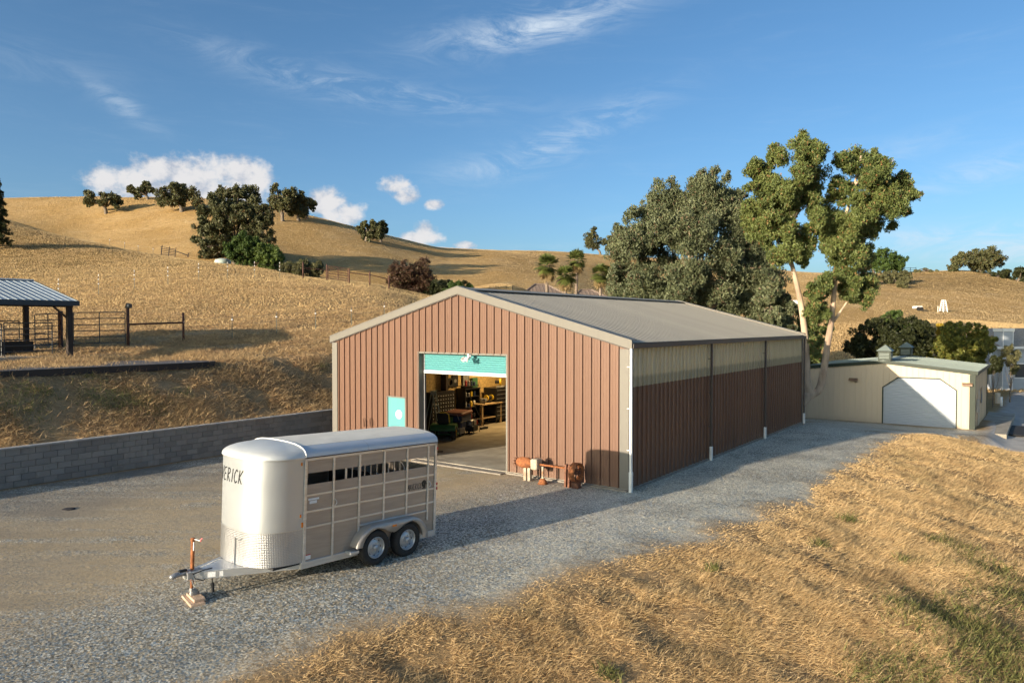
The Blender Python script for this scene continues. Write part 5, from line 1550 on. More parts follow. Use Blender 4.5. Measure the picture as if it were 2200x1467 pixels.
for side in (0, 1):
    for i in range(14):
        x1 = .28 - i * .9; x0 = x1 - .898
        prof = ribs(x0, x1, .2993, .016, False)
        def pl_(s, h, q, side=side):
            y = -.3 + (SWd + .3) * q; z = SE + (SRg - SE) * (y / SWd) + h
            return (s, y if side == 0 else 2 * SWd - y, z)
        sheet(prof, lambda s: 0., lambda s: 1., pl_).build('roof_panel', M_galvroof, shel)
    yy = -.33 if side == 0 else 2 * SWd + .31
    MB().box(-SLn - .2, .32, yy, yy + .02, SE - .26, SE - .03).build('fascia', M_slate, shel)
    MB().prism([(-.33, SE - .2), (-.33, SE - .04), (SWd, SRg + .04), (SWd, SRg - .12)] if side == 0 else [(2 * SWd + .33, SE - .2), (2 * SWd + .33, SE - .04), (SWd, SRg + .04), (SWd, SRg - .12)], .285, .315, axis='x').build('rake_trim', M_slate, shel)
MB().prism([(SWd - .25, SRg - .01), (SWd, SRg + .06), (SWd + .25, SRg - .01), (SWd, SRg + .03)], -SLn - .2, .33, axis='x').build('ridge_cap', M_galvroof, shel)
MB().box(-SLn, .1, -.3, 2 * SWd, -.25, .03).build('floor_slab', M_concrete, shel)
# raised mat strip before the shelter
pu0 = on_h; e1 = ground(476, 776, 3.22); pu, pv_ = to_uv(e1.x, e1.y)
pad = thing('mat_walkway', 'raised dark walkway with black edging in front of the corral shelter', 'walkway', from_uv(pu, pv_, 3.22), TH)
L_ = 24
o = MB().prism([(-L_, .10), (-1.0, .10), (-.15, .35), (-.1, .9), (-1.2, 5.3), (-L_, 5.3)], -.35, .0, axis='z').build('mat', M_padtop, pad)
ed = [(-L_, 0), (-1.1, 0), (-.5, .06), (-.15, .25), (.02, .55), (.0, 1.0), (-.06, 1.0), (-.05, .6), (-.2, .34), (-.55, .13), (-1.1, .09), (-L_, .09)]
MB().prism(ed, -.26, -.004, axis='z').build('black_edging', M_black, pad)
# pipe panels
def pipe_panel(name, label, cat, A, B, h, rails=6, stiles=(0, .5, 1), m=M_pipe, group=None, r=.024, lift=.22):
    A = Vector(A); B = Vector(B); d = B - A; L = Vector((d.x, d.y, 0)).length
    t = thing(name, label, cat, A, math.atan2(d.y, d.x), group)
    sl_ = d.z / L
    for k in range(rails):
        z = lift + (h - lift) * k / (rails - 1)
        MB().tube([(0, 0, z), (L, 0, z + sl_ * L)], r, 6).build('rail', m, t)
    for s in stiles:
        MB().tube([(L * s, 0, .02 if s in (0, 1) else lift), (L * s, 0, h + sl_ * L * s)] if s == 0 else [(L * s, 0, sl_ * L * s + (lift if 0 < s < 1 else .05)), (L * s, 0, h + sl_ * L * s)], r * 1.05, 6).build('stile', m, t)
    return t
def lift_to(px, py, D):
    p = at(px, py, D); return p
gA = terr(158, 38.0); gB = terr(269, 38.4)
gh = zat(671, 38.2, 215) - (gA.z + gB.z) / 2
pipe_panel('pipe_gate', 'six rail dark pipe gate between the shelter and the capped rusty post', 'gate', gA, gB, gh, group='corral pipe panels')
a_ = terr(75, 37.2); b_ = terr(131, 38.2); pipe_panel('corral_fence', 'dark pipe panel seen behind the corner post of the shelter', 'fence panel', a_, b_, zat(676, 37.6, 100) - a_.z, group='corral pipe panels')
a_ = from_uv(eu - 7.6, ev + .9, SZ + .03); b_ = from_uv(eu - 2.4, ev + .9, SZ + .03); pipe_panel('corral_fence', 'near dark pipe panel inside the front edge of the shelter', 'fence panel', a_, b_, 1.45, group='corral pipe panels')
a_ = from_uv(eu - 2.3, ev + .9, SZ + .03); b_ = from_uv(eu - .1, ev + 1.6, SZ + .03); pipe_panel('corral_fence', 'short pipe panel joining the shelter corner post to the near panel', 'fence panel', a_, b_, 1.5, rails=6, stiles=(0, 1), group='corral pipe panels')
a_ = from_uv(eu - 8, ev + SWd, SZ + .03); b_ = from_uv(eu - .3, ev + SWd, SZ + .03); pipe_panel('corral_fence', 'long pipe panel along the middle posts of the shelter', 'fence panel', a_, b_, 1.6, rails=4, group='corral pipe panels')
t = thing('feed_bunk', 'long black feed bunk on the slab under the shelter', 'feed trough', from_uv(eu - 3.8, ev + 3.9, SZ + .03), TH)
MB().prism([(-.4, 0), (.4, 0), (.45, .62), (.38, .62), (.33, .1), (-.33, .1), (-.38, .62), (-.45, .62)], -3.6, 3.2, M=Matrix.Rotation(rad(90), 4, 'Z'), axis='y').build('trough', M_black, t)
for px, D, ty, lb, w_ in ((130, 38.2, 668, 'rusty square post between two pipe panels behind the shelter', .085),):
    p = terr(px, D); o = MB().cbox(-w_, w_, -w_, w_, -.2, zat(ty, D, px) - p.z, .01).build('corral_post', M_rustpost); o.location = p; tag(o, lb, 'post')
# H-brace: capped post, rail, short post
pA = terr(275, 38.5); pB = terr(394, 40.2)
hb = thing('brace_fence', 'rusty pipe brace with one horizontal rail and a black hooded lamp on its taller post', 'fence brace', pA)
hA = zat(662, 38.5, 275) - pA.z; hB = zat(672, 40.2, 394) - pB.z; rel = pB - pA
MB().tube([(0, 0, -.2), (0, 0, hA)], .075, 10).build('post', M_rustpost, hb, True)
MB().tube([tuple(rel + Vector((0, 0, -.2))), tuple(rel + Vector((0, 0, hB)))], .06, 10).build('post', M_rustpost, hb, True)
MB().tube([(0, 0, zat(697, 38.5, 275) - pA.z), (rel.x, rel.y, zat(693, 40.2, 394) - pA.z)], .05, 8).build('rail', M_rustpost, hb, True)
hd_ = MB().prism([(-.12, 0), (.12, 0), (.16, .05), (.16, .22), (.0, .26), (-.06, .24)], -.1, .1, M=Matrix.Translation((.02, 0, hA)), axis='y').build('hooded_lamp', M_black, hb)
MB().box(.02, .1, -.104, -.1005, hA + .08, hA + .2).build('lamp_glass', M_steel, hd_)
# ---------------------------------------------------------------- wire fences on T-posts
M_tpost = pm('t_post', (.09, .10, .075), .7, col2=(.16, .08, .05)); M_wire = pm('wire', (.22, .20, .18), .5, metal=.5)
def tpost(parent, base, h, cap=True):
    o = MB(); o.box(-.022, .022, -.006, .006, -.1, h); o.box(-.006, .006, .006, .03, -.1, h)
    c = o.build('t_post', M_tpost, parent); c.location = base
    for z in ((h * .78,) if not cap else (h * .55, h * .80)):
        k = MB().cbox(-.05, .05, -.045, .045, z - .035, z + .035, .012).build('insulator', M_white, c)
    if cap: MB().tube([(0, 0, h - .02), (0, 0, h + .12)], .032, 6).build('post_cap', M_white, c)
def wire_fence(label, pts, h, cap, strands=(.3, .6, .9)):
    P = [terr(px, D) for px, D in pts]
    t = thing('wire_fence', label, 'fence', P[0])
    for p in P: tpost(t, p - P[0], h, cap)
    for s in strands:
        path = []
        for a, b in zip(P, P[1:]):
            for k in range(4):
                q = a.lerp(b, k / 4) - P[0]; q.z += h * s - .04 * math.sin(math.pi * k / 4); path.append(q)
        path.append(P[-1] - P[0] + Vector((0, 0, h * s)))
        MB().tube(path, .007, 4).build('wire', M_wire, t)
    return t
wire_fence('nearer wire fence of thin steel posts climbing past the barn gable', [(394, 40.2), (499, 41.5), (594, 43.2), (678, 45.5), (755, 48), (826, 51), (890, 54), (950, 57)], 1.35, False)
wire_fence('upper wire fence of white capped posts along the top of the field', [(20, 56), (127, 58), (213, 60), (290, 62.5), (362, 65), (428, 68), (490, 71), (548, 73.5), (602, 75.5), (652, 77)], 1.5, True)
# rusty pipe gate and its wings on the field's brow
P_ = {px: terr(px, D) for px, D in ((652, 77), (703, 78.5), (751, 79), (795, 80), (836, 81))}
fz = thing('brow_fence', 'rusty pipe rails either side of the field gate below the brown shrub', 'fence', P_[652])
for px, h in ((652, 1.75), (703, 1.75), (751, 1.6), (795, 1.6), (836, 1.55)):
    q = P_[px] - P_[652]; MB().tube([tuple(q + Vector((0, 0, -.2))), tuple(q + Vector((0, 0, h)))], .075, 8).build('post', M_rustpost, fz, True)
for a, b in ((652, 703), (751, 795), (795, 836)):
    qa = P_[a] - P_[652]; qb = P_[b] - P_[652]
    MB().tube([tuple(qa + Vector((0, 0, 1.15))), tuple(qb + Vector((0, 0, 1.1)))], .045, 6).build('rail', M_rustpost, fz)
pipe_panel('field_gate', 'rusty six rail pipe gate at the top of the field', 'gate', P_[703] + Vector((.15, 0, 0)), P_[751] - Vector((.15, 0, 0)), 1.55, m=M_rustpost, r=.035)
# broken gate left on the near rise
bA = terr(347, 99); bB = terr(376, 100)
bg_ = thing('broken_gate', 'broken grey timber gate leaning over on the crest of the near rise', 'gate', bA, .1)
for k in range(5): MB().tube([(0, 0, .3 + .25 * k), (1.9, .1, .15 + .2 * k)], .045, 5).build('bar', M_post, bg_)
for x, z0, z1 in ((.05, 0, 1.5), (1.0, 0, 1.3), (1.85, -.1, 1.25)): MB().tube([(x, 0, z0), (x + .15, .05, z1)], .06, 6).build('upright', M_post, bg_)
MB().tube([(1.7, 0, .8), (3.6, .1, .15)], .06, 6).build('fallen_rail', M_post, bg_); MB().tube([(3.5, .1, -.1), (3.6, .1, .5)], .07, 6).build('upright', M_post, bg_)
wire_fence('short run of far thin posts on the crest beside the broken gate', [(238, 104), (270, 103), (299, 102), (331, 101)], 1.3, False, (.5, .9))
# pale water tank by the big oak
p = terr(480, 92); o = MB().lathe([(0, -.2), (1.0, -.2), (1.0, .35), (.85, .55), (.4, .68), (0, .72)], 24).build('water_tank', pm('tank_green', (.36, .42, .38), .6), None, True); o.location = p; tag(o, 'low pale green water tank beside the big oak and the green bush', 'tank')
# ================================================================ TREES AND SHRUBS
def unit(n):
    v = rng.normal(size=(n, 3)); return v / np.linalg.norm(v, axis=1)[:, None]
def leaves(lobes, n_leaf, L, Wl, droop=0.0, subs=16, shell=.45, spread=.30, zsq=1.0):
    """lobes: (n,4) centres and radii -> leaf-blade quads gathered in clumps through each lobe"""
    lobes = np.asarray(lobes, float)
    wgt = lobes[:, 3] ** 2; wgt /= wgt.sum()
    li = rng.choice(len(lobes), size=n_leaf, p=wgt)
    ns = len(lobes) * subs
    d = unit(ns); rr = (shell + (1 - shell) * rng.random(ns) ** .6)
    sc = np.repeat(lobes[:, :3], subs, 0) + d * (np.repeat(lobes[:, 3], subs) * rr)[:, None] * [1, 1, zsq]
    sr = np.repeat(lobes[:, 3], subs) * rng.uniform(.6, 1.3, ns) * spread
    si = li * subs + rng.integers(0, subs, n_leaf)
    c = sc[si] + unit(n_leaf) * (sr[si] * rng.random(n_leaf) ** .45)[:, None]
    ax = unit(n_leaf); ax[:, 2] -= droop; ax /= np.linalg.norm(ax, axis=1)[:, None]
    sd = np.cross(ax, unit(n_leaf)); sd /= np.maximum(np.linalg.norm(sd, axis=1), 1e-6)[:, None]
    l = (L * rng.uniform(.6, 1.3, n_leaf))[:, None]; w = (Wl * rng.uniform(.7, 1.3, n_leaf))[:, None]
    V = np.stack([c - ax * l * .5 + sd * w * .5, c - ax * l * .5 - sd * w * .5, c + ax * l * .5], 1).reshape(-1, 3)
    F = np.arange(3 * n_leaf).reshape(-1, 3)
    return V, F
def wood(mb, path, r0, r1, n=8, wob=.0):
    pts = [Vector(p) for p in path]; P = []
    for i in range(len(pts) - 1):
        p0 = pts[max(i - 1, 0)]; p1 = pts[i]; p2 = pts[i + 1]; p3 = pts[min(i + 2, len(pts) - 1)]
        for k in range(4):
            t = k / 4
            P.append(0.5 * ((2 * p1) + (-p0 + p2) * t + (2 * p0 - 5 * p1 + 4 * p2 - p3) * t * t + (-p0 + 3 * p1 - 3 * p2 + p3) * t ** 3))
    P.append(pts[-1])
    if wob:
        P = [p + Vector((random.uniform(-wob, wob), random.uniform(-wob, wob), 0)) if 0 < i < len(P) - 1 else p for i, p in enumerate(P)]
    R = [r0 + (r1 - r0) * (i / (len(P) - 1)) ** .8 for i in range(len(P))]
    mb.tube(P, R, n)
M_bark = pm('oak_bark', (0.17, 0.135, 0.10), .95, var=.3, scale=3, stretch=(3, 3, .8), bump=.6, bscale=12, bdist=.05)
M_euc = pm('eucalyptus_bark', (0.50, 0.375, 0.26), .8, var=.2, scale=1.2, stretch=(3, 3, .7), col2=(.32, .22, .15), f2=(.45, .65), bump=.25, bscale=8)
L_oak = leafmat('oak_leaf', (0.056, 0.062, 0.027), (0.150, 0.148, 0.062), .2, brown=(.12, .07, .03))
L_dark = leafmat('dark_leaf', (0.016, 0.022, 0.008), (0.060, 0.066, 0.022), .2)
L_euc = leafmat('eucalyptus_leaf', (0.060, 0.092, 0.028), (0.225, 0.255, 0.078), .3, brown=(.30, .16, .07))
L_grey = leafmat('grey_gum_leaf', (0.062, 0.080, 0.038), (0.215, 0.230, 0.120), .25, brown=(.20, .13, .08))
L_green = leafmat('pepper_leaf', (0.030, 0.058, 0.012), (0.105, 0.155, 0.036), .25)
L_yel = leafmat('yellow_green_leaf', (0.08, 0.10, 0.018), (0.24, 0.235, 0.05), .3, brown=(.32, .22, .05))
L_red = leafmat('red_leaf', (0.050, 0.030, 0.018), (0.125, 0.065, 0.038), .25, brown=(.08, .09, .03))
L_bushy = leafmat('sage_leaf', (0.07, 0.075, 0.03), (0.19, 0.175, 0.08), .25)
def split(lobes, n=3, f=.62, o=.62):
    out = []
    for a, b, c, d in lobes:
        for k in range(n):
            u_ = unit(1)[0] * d * o * random.uniform(.5, 1.1); out.append((a + u_[0], b + u_[1], c + u_[2], d * f * random.uniform(.7, 1.2)))
    return out
def poly_lobes(poly, n, rlo, rhi, D, dk=.30):
    xs_ = [p[0] for p in poly]; ys_ = [p[1] for p in poly]; out = []
    while len(out) < n:
        px, py = random.uniform(min(xs_), max(xs_)), random.uniform(min(ys_), max(ys_))
        if not inside(px, py, poly): continue
        e = edist(px, py, poly)
        if e < 4: continue
        r = min(random.uniform(rlo, rhi), e + 7)
        p = at(px, py, D + random.uniform(-1, .6) * math.sqrt(e) * dk); out.append((p.x, p.y, p.z, r / FPX * D))
    return out
def tree(name, label, base, lobes, n_leaf, L, Wl, leaf, bark=M_bark, fork=.35, r=.3, cat='tree', droop=0., subs=16, trunk=None, group=None, spread=.3, limbs=True, zsq=1.0, shell=.45):
    base = Vector(base)
    t = thing(name, label, cat, base, 0, group)
    lob = np.asarray([(a - base.x, b - base.y, c - base.z, d) for a, b, c, d in lobes])
    V, F = leaves(lob, int(n_leaf * 1.75), L * .95, Wl * .95, droop, subs, shell, spread, zsq)
    np_mesh('crown', V, F, leaf, t)
    cen = Vector(lob[:, :3].mean(0))
    mb = MB()
    if trunk is None:
        fk = Vector((cen.x * fork, cen.y * fork, max(.4, cen.z * fork)))
        wood(mb, [(0, 0, -.4), (cen.x * .1, cen.y * .1, fk.z * .5), tuple(fk)], r * 1.15, r * .85)
        starts = [fk]
    else:
        starts = []
        for path, ra, rb in trunk:
            wood(mb, [Vector(p) - base for p in path], ra, rb, 10); starts += [Vector(p) - base for p in path[len(path) // 3:]]
    if limbs:
        order = sorted(range(len(lob)), key=lambda i: -lob[i, 3])[:26]
        for i in order:
            e = Vector(lob[i, :3]); s = min(starts, key=lambda q: (q - e).length + (3 if q.z > e.z else 0))
            if (e - s).length < .3: continue
            mid = s.lerp(e, .5) + Vector((0, 0, (e - s).length * .08)) + Vector((random.uniform(-1, 1), random.uniform(-1, 1), 0)) * (e - s).length * .06
            wood(mb, [s, mid, e], r * .42, r * .07, 6, .02)
    o = mb.build('trunk', bark, t, True)
    return t
def px_lobes(L, D, depth=.6):
    """lobes given as (px, py, r_px[, dD]); a small depth scatter keeps the crown round"""
    out = []
    for q in L:
        px, py, rp = q[:3]; rp *= 1.08; dd = q[3] if len(q) > 3 else random.uniform(-1, 1) * depth
        p = at(px, py, D + dd); out.append((p.x, p.y, p.z, rp / FPX * (D + dd)))
    return out
def ellipse_lobes(x0, x1, y0, y1, n, D, rf=(.16, .26), depth=.5, flat=False):
    """n lobes filling an elliptical crown outline"""
    out = []; cx, cy, rx, ry = (x0 + x1) / 2, (y0 + y1) / 2, (x1 - x0) / 2, (y1 - y0) / 2
    s = min(rx, ry) * 1.6
    for k in range(n):
        a = random.uniform(0, 2 * math.pi); q = math.sqrt(random.random())
        rp = random.uniform(*rf) * s
        rr = max(0, 1 - rp / max(rx, ry) * .8)
        px = cx + math.cos(a) * q * (rx - rp * .75); py = cy + math.sin(a) * q * (ry - rp * .75)
        dmax = rx / FPX * D * math.sqrt(max(0, 1 - q * q))
        p = at(px, py, D + random.uniform(-1, 1) * dmax * depth); out.append((p.x, p.y, p.z, rp / FPX * D))
    return out
random.seed(11)
# --- oaks on the hill
OAKG = 'oaks along the hill crest'
def oak(label, px, by, box, n, nl, L=.5, lf=L_oak, r=.35, extra=(), fork=.42, name='oak_tree', group=OAKG):
    b_ = hit(px, by, 118, 290); D = b_.y
    lobes = ellipse_lobes(*box, n, D) + px_lobes(extra, D)
    return tree(name, label, b_, lobes, nl, L, L * .62, lf, r=r, fork=fork, group=group, subs=8, spread=.55, shell=.2)
oak('leaning oak standing apart at the far end of the hill crest', 228, 459, (180, 261, 408, 452), 14, 4200, r=.4, extra=((195, 425, 13), (250, 432, 12)))
oak('low wide oak half hidden behind a larger one on the skyline', 318, 429, (266, 338, 390, 428), 15, 4200, r=.35)
oak('broad oak with a pale trunk on the crest under the big cloud', 391, 455, (335, 430, 388, 446), 20, 6500, r=.5, extra=((350, 425, 16), (418, 425, 14)))
oak('tall oak, first of the clump right of the big dark oak', 607, 475, (566, 640, 397, 458), 18, 5600, r=.42)
oak('bushy oak in the middle of the clump on the shoulder of the hill', 641, 474, (604, 668, 408, 466), 16, 4800, r=.38)
oak('small rounded oak at the outer edge of the clump on the shoulder', 660, 470, (630, 681, 414, 468), 12, 3600, r=.3)
oak('twin oak low on the slope where the hill drops to the saddle', 786, 518, (763, 828, 470, 516), 16, 4800, r=.36)
oak('dark oak close behind the twin oak on the falling slope', 818, 520, (795, 841, 474, 518), 12, 3600, lf=L_dark, r=.3)
oak('sparse oak on the far saddle beside the grey gum', 1290, 545, (1255, 1308, 489, 538), 13, 3300, L=.55, r=.38)
oak('small dark oak on the far saddle touching the grey gum', 1312, 548, (1290, 1325, 500, 545), 9, 2200, L=.55, r=.3)
big = [(500, 430, 26), (470, 440, 26), (530, 425, 26), (545, 450, 26), (455, 460, 24), (490, 465, 30), (525, 465, 28), (560, 470, 22), (572, 455, 16), (440, 485, 22), (470, 495, 28), (505, 500, 30), (540, 495, 28), (565, 505, 20), (432, 510, 18), (445, 530, 17), (465, 525, 22), (440, 550, 12), (460, 548, 13), (495, 530, 26), (530, 530, 26), (560, 530, 20), (578, 515, 12), (575, 475, 12), (480, 415, 16), (515, 412, 15)]
tree('oak_tree', 'big dark spreading oak with hanging boughs behind the bright green bush', hit(505, 566, 86, 200), px_lobes(big, hit(505, 566, 86, 200).y, 4.0), 30000, .42, .25, L_oak, r=.5, fork=.4, group=OAKG, subs=22, spread=.3)
# --- shrubs below it
def shrub(label, px, D, box, n, nl, lf, L=.28, name='shrub', droop=0., cat='shrub', extra=(), r=.12):
    return tree(name, label, terr(px, D), ellipse_lobes(*box, n, D, (.22, .36), .8) + px_lobes(extra, D), nl, L, L * .45, lf, r=r, fork=.3, cat=cat, droop=droop, subs=14, spread=.34)
shrub('dense bright green bush in front of the big oak', 522, 90, (482, 562, 503, 575), 26, 16000, L_green, droop=.6, cat='bush', name='bush')
shrub('lighter green rounded bush beside the dense bright one', 578, 89, (540, 612, 520, 584), 20, 11000, leafmat('light_green_leaf', (.05, .085, .015), (.15, .20, .045), .25), droop=.4, cat='bush', name='bush')
shrub('low olive hedge-like shrub behind the field gate', 650, 86, (594, 700, 553, 606), 24, 11000, L_bushy)
shrub('russet brown rounded shrub behind the pipe fence', 880, 88, (826, 938, 560, 640), 30, 15000, L_red, extra=((905, 565, 14), (860, 580, 16)))
shrub('dull green shrub trailing beside the russet one', 960, 86, (905, 1020, 596, 660), 22, 9000, L_dark)
shrub('bright green bush peeking over the barn ridge', 988, 80, (945, 1030, 604, 660), 16, 8000, L_green, cat='bush', name='bush')
# --- conifer at the picture's edge
cb_ = terr(-4, 88)
t = thing('conifer', 'dark conifer with drooping boughs on the near rise by the frame edge', 'tree', cb_)
Vs, Fs = [], []; off = 0
for k in range(46):
    h = 1.0 + 7.4 * (k / 46); rr = 1.5 * (1 - (k / 46)) ** .8 + .2
    a = k * 2.4; c = [(math.cos(a) * rr * f, math.sin(a) * rr * f, h - .35 * f * rr + .12, .22 + .30 * (1 - f) * (1 - k / 60)) for f in (.25, .5, .75, .95)]
    V, F = leaves(c, 420, .30, .09, .5, 8, .2, .5); Vs.append(V); Fs.append(F + off); off += len(V)
np_mesh('crown', np.concatenate(Vs), np.concatenate(Fs), L_dark, t)
MB().tube([(0, 0, -.3), (0, 0, 8.6)], [.22, .03], 8).build('trunk', M_bark, t)
# --- palms
M_palmtrunk = pm('palm_trunk', (.22, .17, .13), .95, var=.25, scale=2, stretch=(1, 1, 6), bump=.4, bscale=9)
L_palm = leafmat('palm_frond', (.06, .085, .02), (.17, .19, .05), .2); L_palmdry = leafmat('dry_frond', (.22, .15, .07), (.40, .29, .13), .2)
def palm(label, px, py_top, D, crown_r):
    top = at(px, py_top, D); zg = hz1(top.x, top.y)
    t = thing('fan_palm', label, 'palm tree', (top.x, top.y, zg), 0, 'fan palms behind the barn')
    h = top.z - zg
    MB().tube([(random.uniform(-.2, .2), 0, -.3), (0, 0, h * .5), (0, 0, h)], [.24, .19, .17], 10).build('trunk', M_palmtrunk, t, True)
    for dry, n, e0, e1 in ((False, 64, -55, 88), (True, 40, -88, -55)):
        V, F = [], []
        for k in range(n):
            az_ = random.uniform(0, 2 * math.pi); el_ = rad(random.uniform(e0, e1)); st = crown_r * (random.uniform(.25, .5) if not dry else random.uniform(.15, .45))
            d = Vector((math.cos(az_) * math.cos(el_), math.sin(az_) * math.cos(el_), math.sin(el_)))
            hub = Vector((0, 0, h - (.25 if dry else .0))) + d * st; sd = d.cross(Vector((0, 0, 1))).normalized(); up_ = sd.cross(d)
            for j in range(11):
                a = rad(-75 + 15 * j); q = d * math.cos(a) + sd * math.sin(a)
                ln = crown_r * random.uniform(.42, .62); tip = hub + q * ln + Vector((0, 0, -.22 * ln))
                wv_ = (sd * math.cos(a) - d * math.sin(a)) * .075 + up_ * .02
                o = len(V); mid = hub.lerp(tip, .5)
                V += [tuple(hub), tuple(mid + wv_), tuple(tip), tuple(mid - wv_)]; F.append((o, o + 1, o + 2, o + 3))
        np_mesh('dry_fronds' if dry else 'crown', np.array(V), np.array(F), L_palmdry if dry else L_palm, t)
        if not dry:
            mb = MB()
            for k in range(14):
                az_ = random.uniform(0, 6.28); el_ = rad(random.uniform(-20, 70)); d = Vector((math.cos(az_) * math.cos(el_), math.sin(az_) * math.cos(el_), math.sin(el_)))
                mb.tube([(0, 0, h), tuple(Vector((0, 0, h)) + d * crown_r * .55)], .03, 4)
            mb.build('stalks', L_palm, t)
palm('fan palm, leftmost of the four behind the barn roof', 1175, 570, 92, 2.0)
palm('shortest fan palm of the middle pair behind the barn roof', 1215, 592, 90, 1.75)
palm('tallest fan palm of the middle pair behind the barn roof', 1239, 558, 94, 1.75)
palm('fan palm standing alone beside the grey gum', 1290, 588, 90, 1.7)
# --- grey gum filling the middle
gum_poly = [(1312, 690), (1310, 600), (1312, 550), (1320, 500), (1330, 470), (1350, 452), (1372, 445), (1388, 425), (1398, 400), (1415, 388), (1440, 385), (1462, 398), (1478, 402), (1486, 380), (1500, 368), (1520, 362), (1540, 355), (1562, 364), (1580, 374), (1592, 395), (1612, 430), (1640, 480), (1665, 560), (1690, 640), (1712, 700), (1700, 760), (1600, 760), (1450, 740)]
def inside(px, py, poly=None):
    poly = poly or gum_poly
    c = False; j = len(poly) - 1
    for i in range(len(poly)):
        xi, yi = poly[i]; xj, yj = poly[j]
        if (yi > py) != (yj > py) and px < (xj - xi) * (py - yi) / (yj - yi) + xi: c = not c
        j = i
    return c
def edist(px, py, poly=None):
    poly = poly or gum_poly
    best = 1e9
    for (x0, y0), (x1, y1) in zip(poly, poly[1:] + poly[:1]):
        t = max(0, min(1, ((px - x0) * (x1 - x0) + (py - y0) * (y1 - y0)) / ((x1 - x0) ** 2 + (y1 - y0) ** 2)))
        best = min(best, math.hypot(px - x0 - t * (x1 - x0), py - y0 - t * (y1 - y0)))
    return best
gl = []; D0 = 60
while len(gl) < 190:
    px, py = random.uniform(1305, 1715), random.uniform(350, 760)
    if not inside(px, py): continue
    e = edist(px, py); r = min(random.uniform(24, 42), e + 8)
    if e < 7: continue
    d_ = math.sqrt(max(e, 1)) * .38
    p = at(px, py, D0 + random.uniform(-1, .35) * d_); gl.append((p.x, p.y, p.z, r / FPX * D0))
for (px, py, r) in ((1415, 402, 18), (1440, 398, 20), (1398, 425, 18), (1540, 372, 18), (1515, 380, 20), (1565, 385, 18), (1490, 392, 16), (1372, 460, 16), (1345, 470, 15), (1328, 500, 14), (1322, 540, 14), (1322, 590, 14), (1325, 640, 16), (1600, 420, 16), (1340, 520, 24), (1345, 560, 26), (1340, 600, 26), (1345, 640, 26), (1375, 500, 26), (1380, 540, 28), (1380, 590, 28), (1420, 440, 28), (1455, 430, 28), (1400, 470, 26), (1590, 460, 28), (1610, 500, 28), (1580, 510, 30), (1620, 550, 28), (1600, 580, 30)):
    p = at(px, py, D0); gl.append((p.x, p.y, p.z, r / FPX * D0))
gb = at(1500, 800, D0); gb.z = hz1(gb.x, gb.y)
tree('grey_gum', 'large dense grey-green gum tree behind the barn roof', gb, split(gl, 2, .75, .5), 165000, .27, .105, L_grey, bark=M_euc, fork=.25, r=.45, droop=.9, subs=7, spread=.58, shell=.1)
# --- forked eucalyptus beside the barn
D1 = 40.6
lp_ = [(1600, 470), (1597, 400), (1610, 350), (1640, 345), (1655, 320), (1670, 295), (1690, 280), (1725, 276), (1752, 287), (1770, 312), (1778, 325), (1770, 360), (1765, 400), (1758, 440), (1755, 500), (1748, 560), (1720, 575), (1690, 590), (1660, 565), (1635, 545), (1605, 520), (1595, 490)]
rp_ = [(1765, 560), (1768, 480), (1780, 430), (1785, 370), (1790, 340), (1810, 337), (1830, 307), (1850, 300), (1880, 307), (1898, 332), (1912, 362), (1925, 376), (1950, 372), (1968, 396), (1970, 420), (1955, 450), (1940, 480), (1915, 490), (1885, 500), (1875, 545), (1870, 590), (1880, 620), (1860, 660), (1840, 670), (1825, 640), (1810, 600), (1790, 590)]
bp_ = [(1735, 600), (1775, 600), (1785, 650), (1775, 700), (1770, 770), (1742, 785), (1738, 700)]
mp_ = [(1740, 450), (1795, 450), (1800, 560), (1790, 620), (1745, 610)]
qp_ = [(1800, 570), (1880, 580), (1895, 640), (1870, 690), (1835, 690), (1812, 640)]
P = lambda px, py, d=0: at(px, py, D1 + d)
root = terr(1700, 40.4)
tl_ = [P(1741, 848), P(1733, 815), P(1732, 760), P(1727, 700), P(1720, 650), P(1711, 610), P(1703, 575), P(1696, 540), P(1702, 480), P(1715, 400), P(1725, 330)]
tr2 = [P(1741, 848), P(1760, 836), P(1769, 800), P(1777, 745), P(1786, 690), P(1791, 640), P(1794, 600), P(1800, 540), P(1815, 470), P(1835, 400), P(1850, 335)]
tr3 = [P(1791, 690), P(1812, 660), P(1832, 630)]; tr4 = [P(1700, 560), P(1665, 510), P(1650, 470)]; tr5 = [P(1820, 470), P(1870, 430), P(1915, 410)]
roots = [root - Vector((0, 0, .4)), root + Vector((.1, 0, .35)), P(1725, 862), P(1741, 846)]
tree('eucalyptus', 'tall forked eucalyptus with two pale trunks beside the barn corner', root, split(poly_lobes(lp_, 80, 17, 33, D1, .22) + poly_lobes(rp_, 85, 17, 33, D1, .22) + poly_lobes(bp_, 16, 12, 22, D1) + poly_lobes(mp_, 14, 12, 22, D1) + poly_lobes(qp_, 9, 12, 20, D1), 2, .72, .5), 145000, .18, .075, L_euc, bark=M_euc, r=.2, droop=.9, subs=6, spread=.68, shell=.1,
     trunk=[(roots, .34, .27), (tl_, .25, .05), (tr2, .25, .05), (tr3, .09, .03), (tr4, .08, .03), (tr5, .08, .03)])
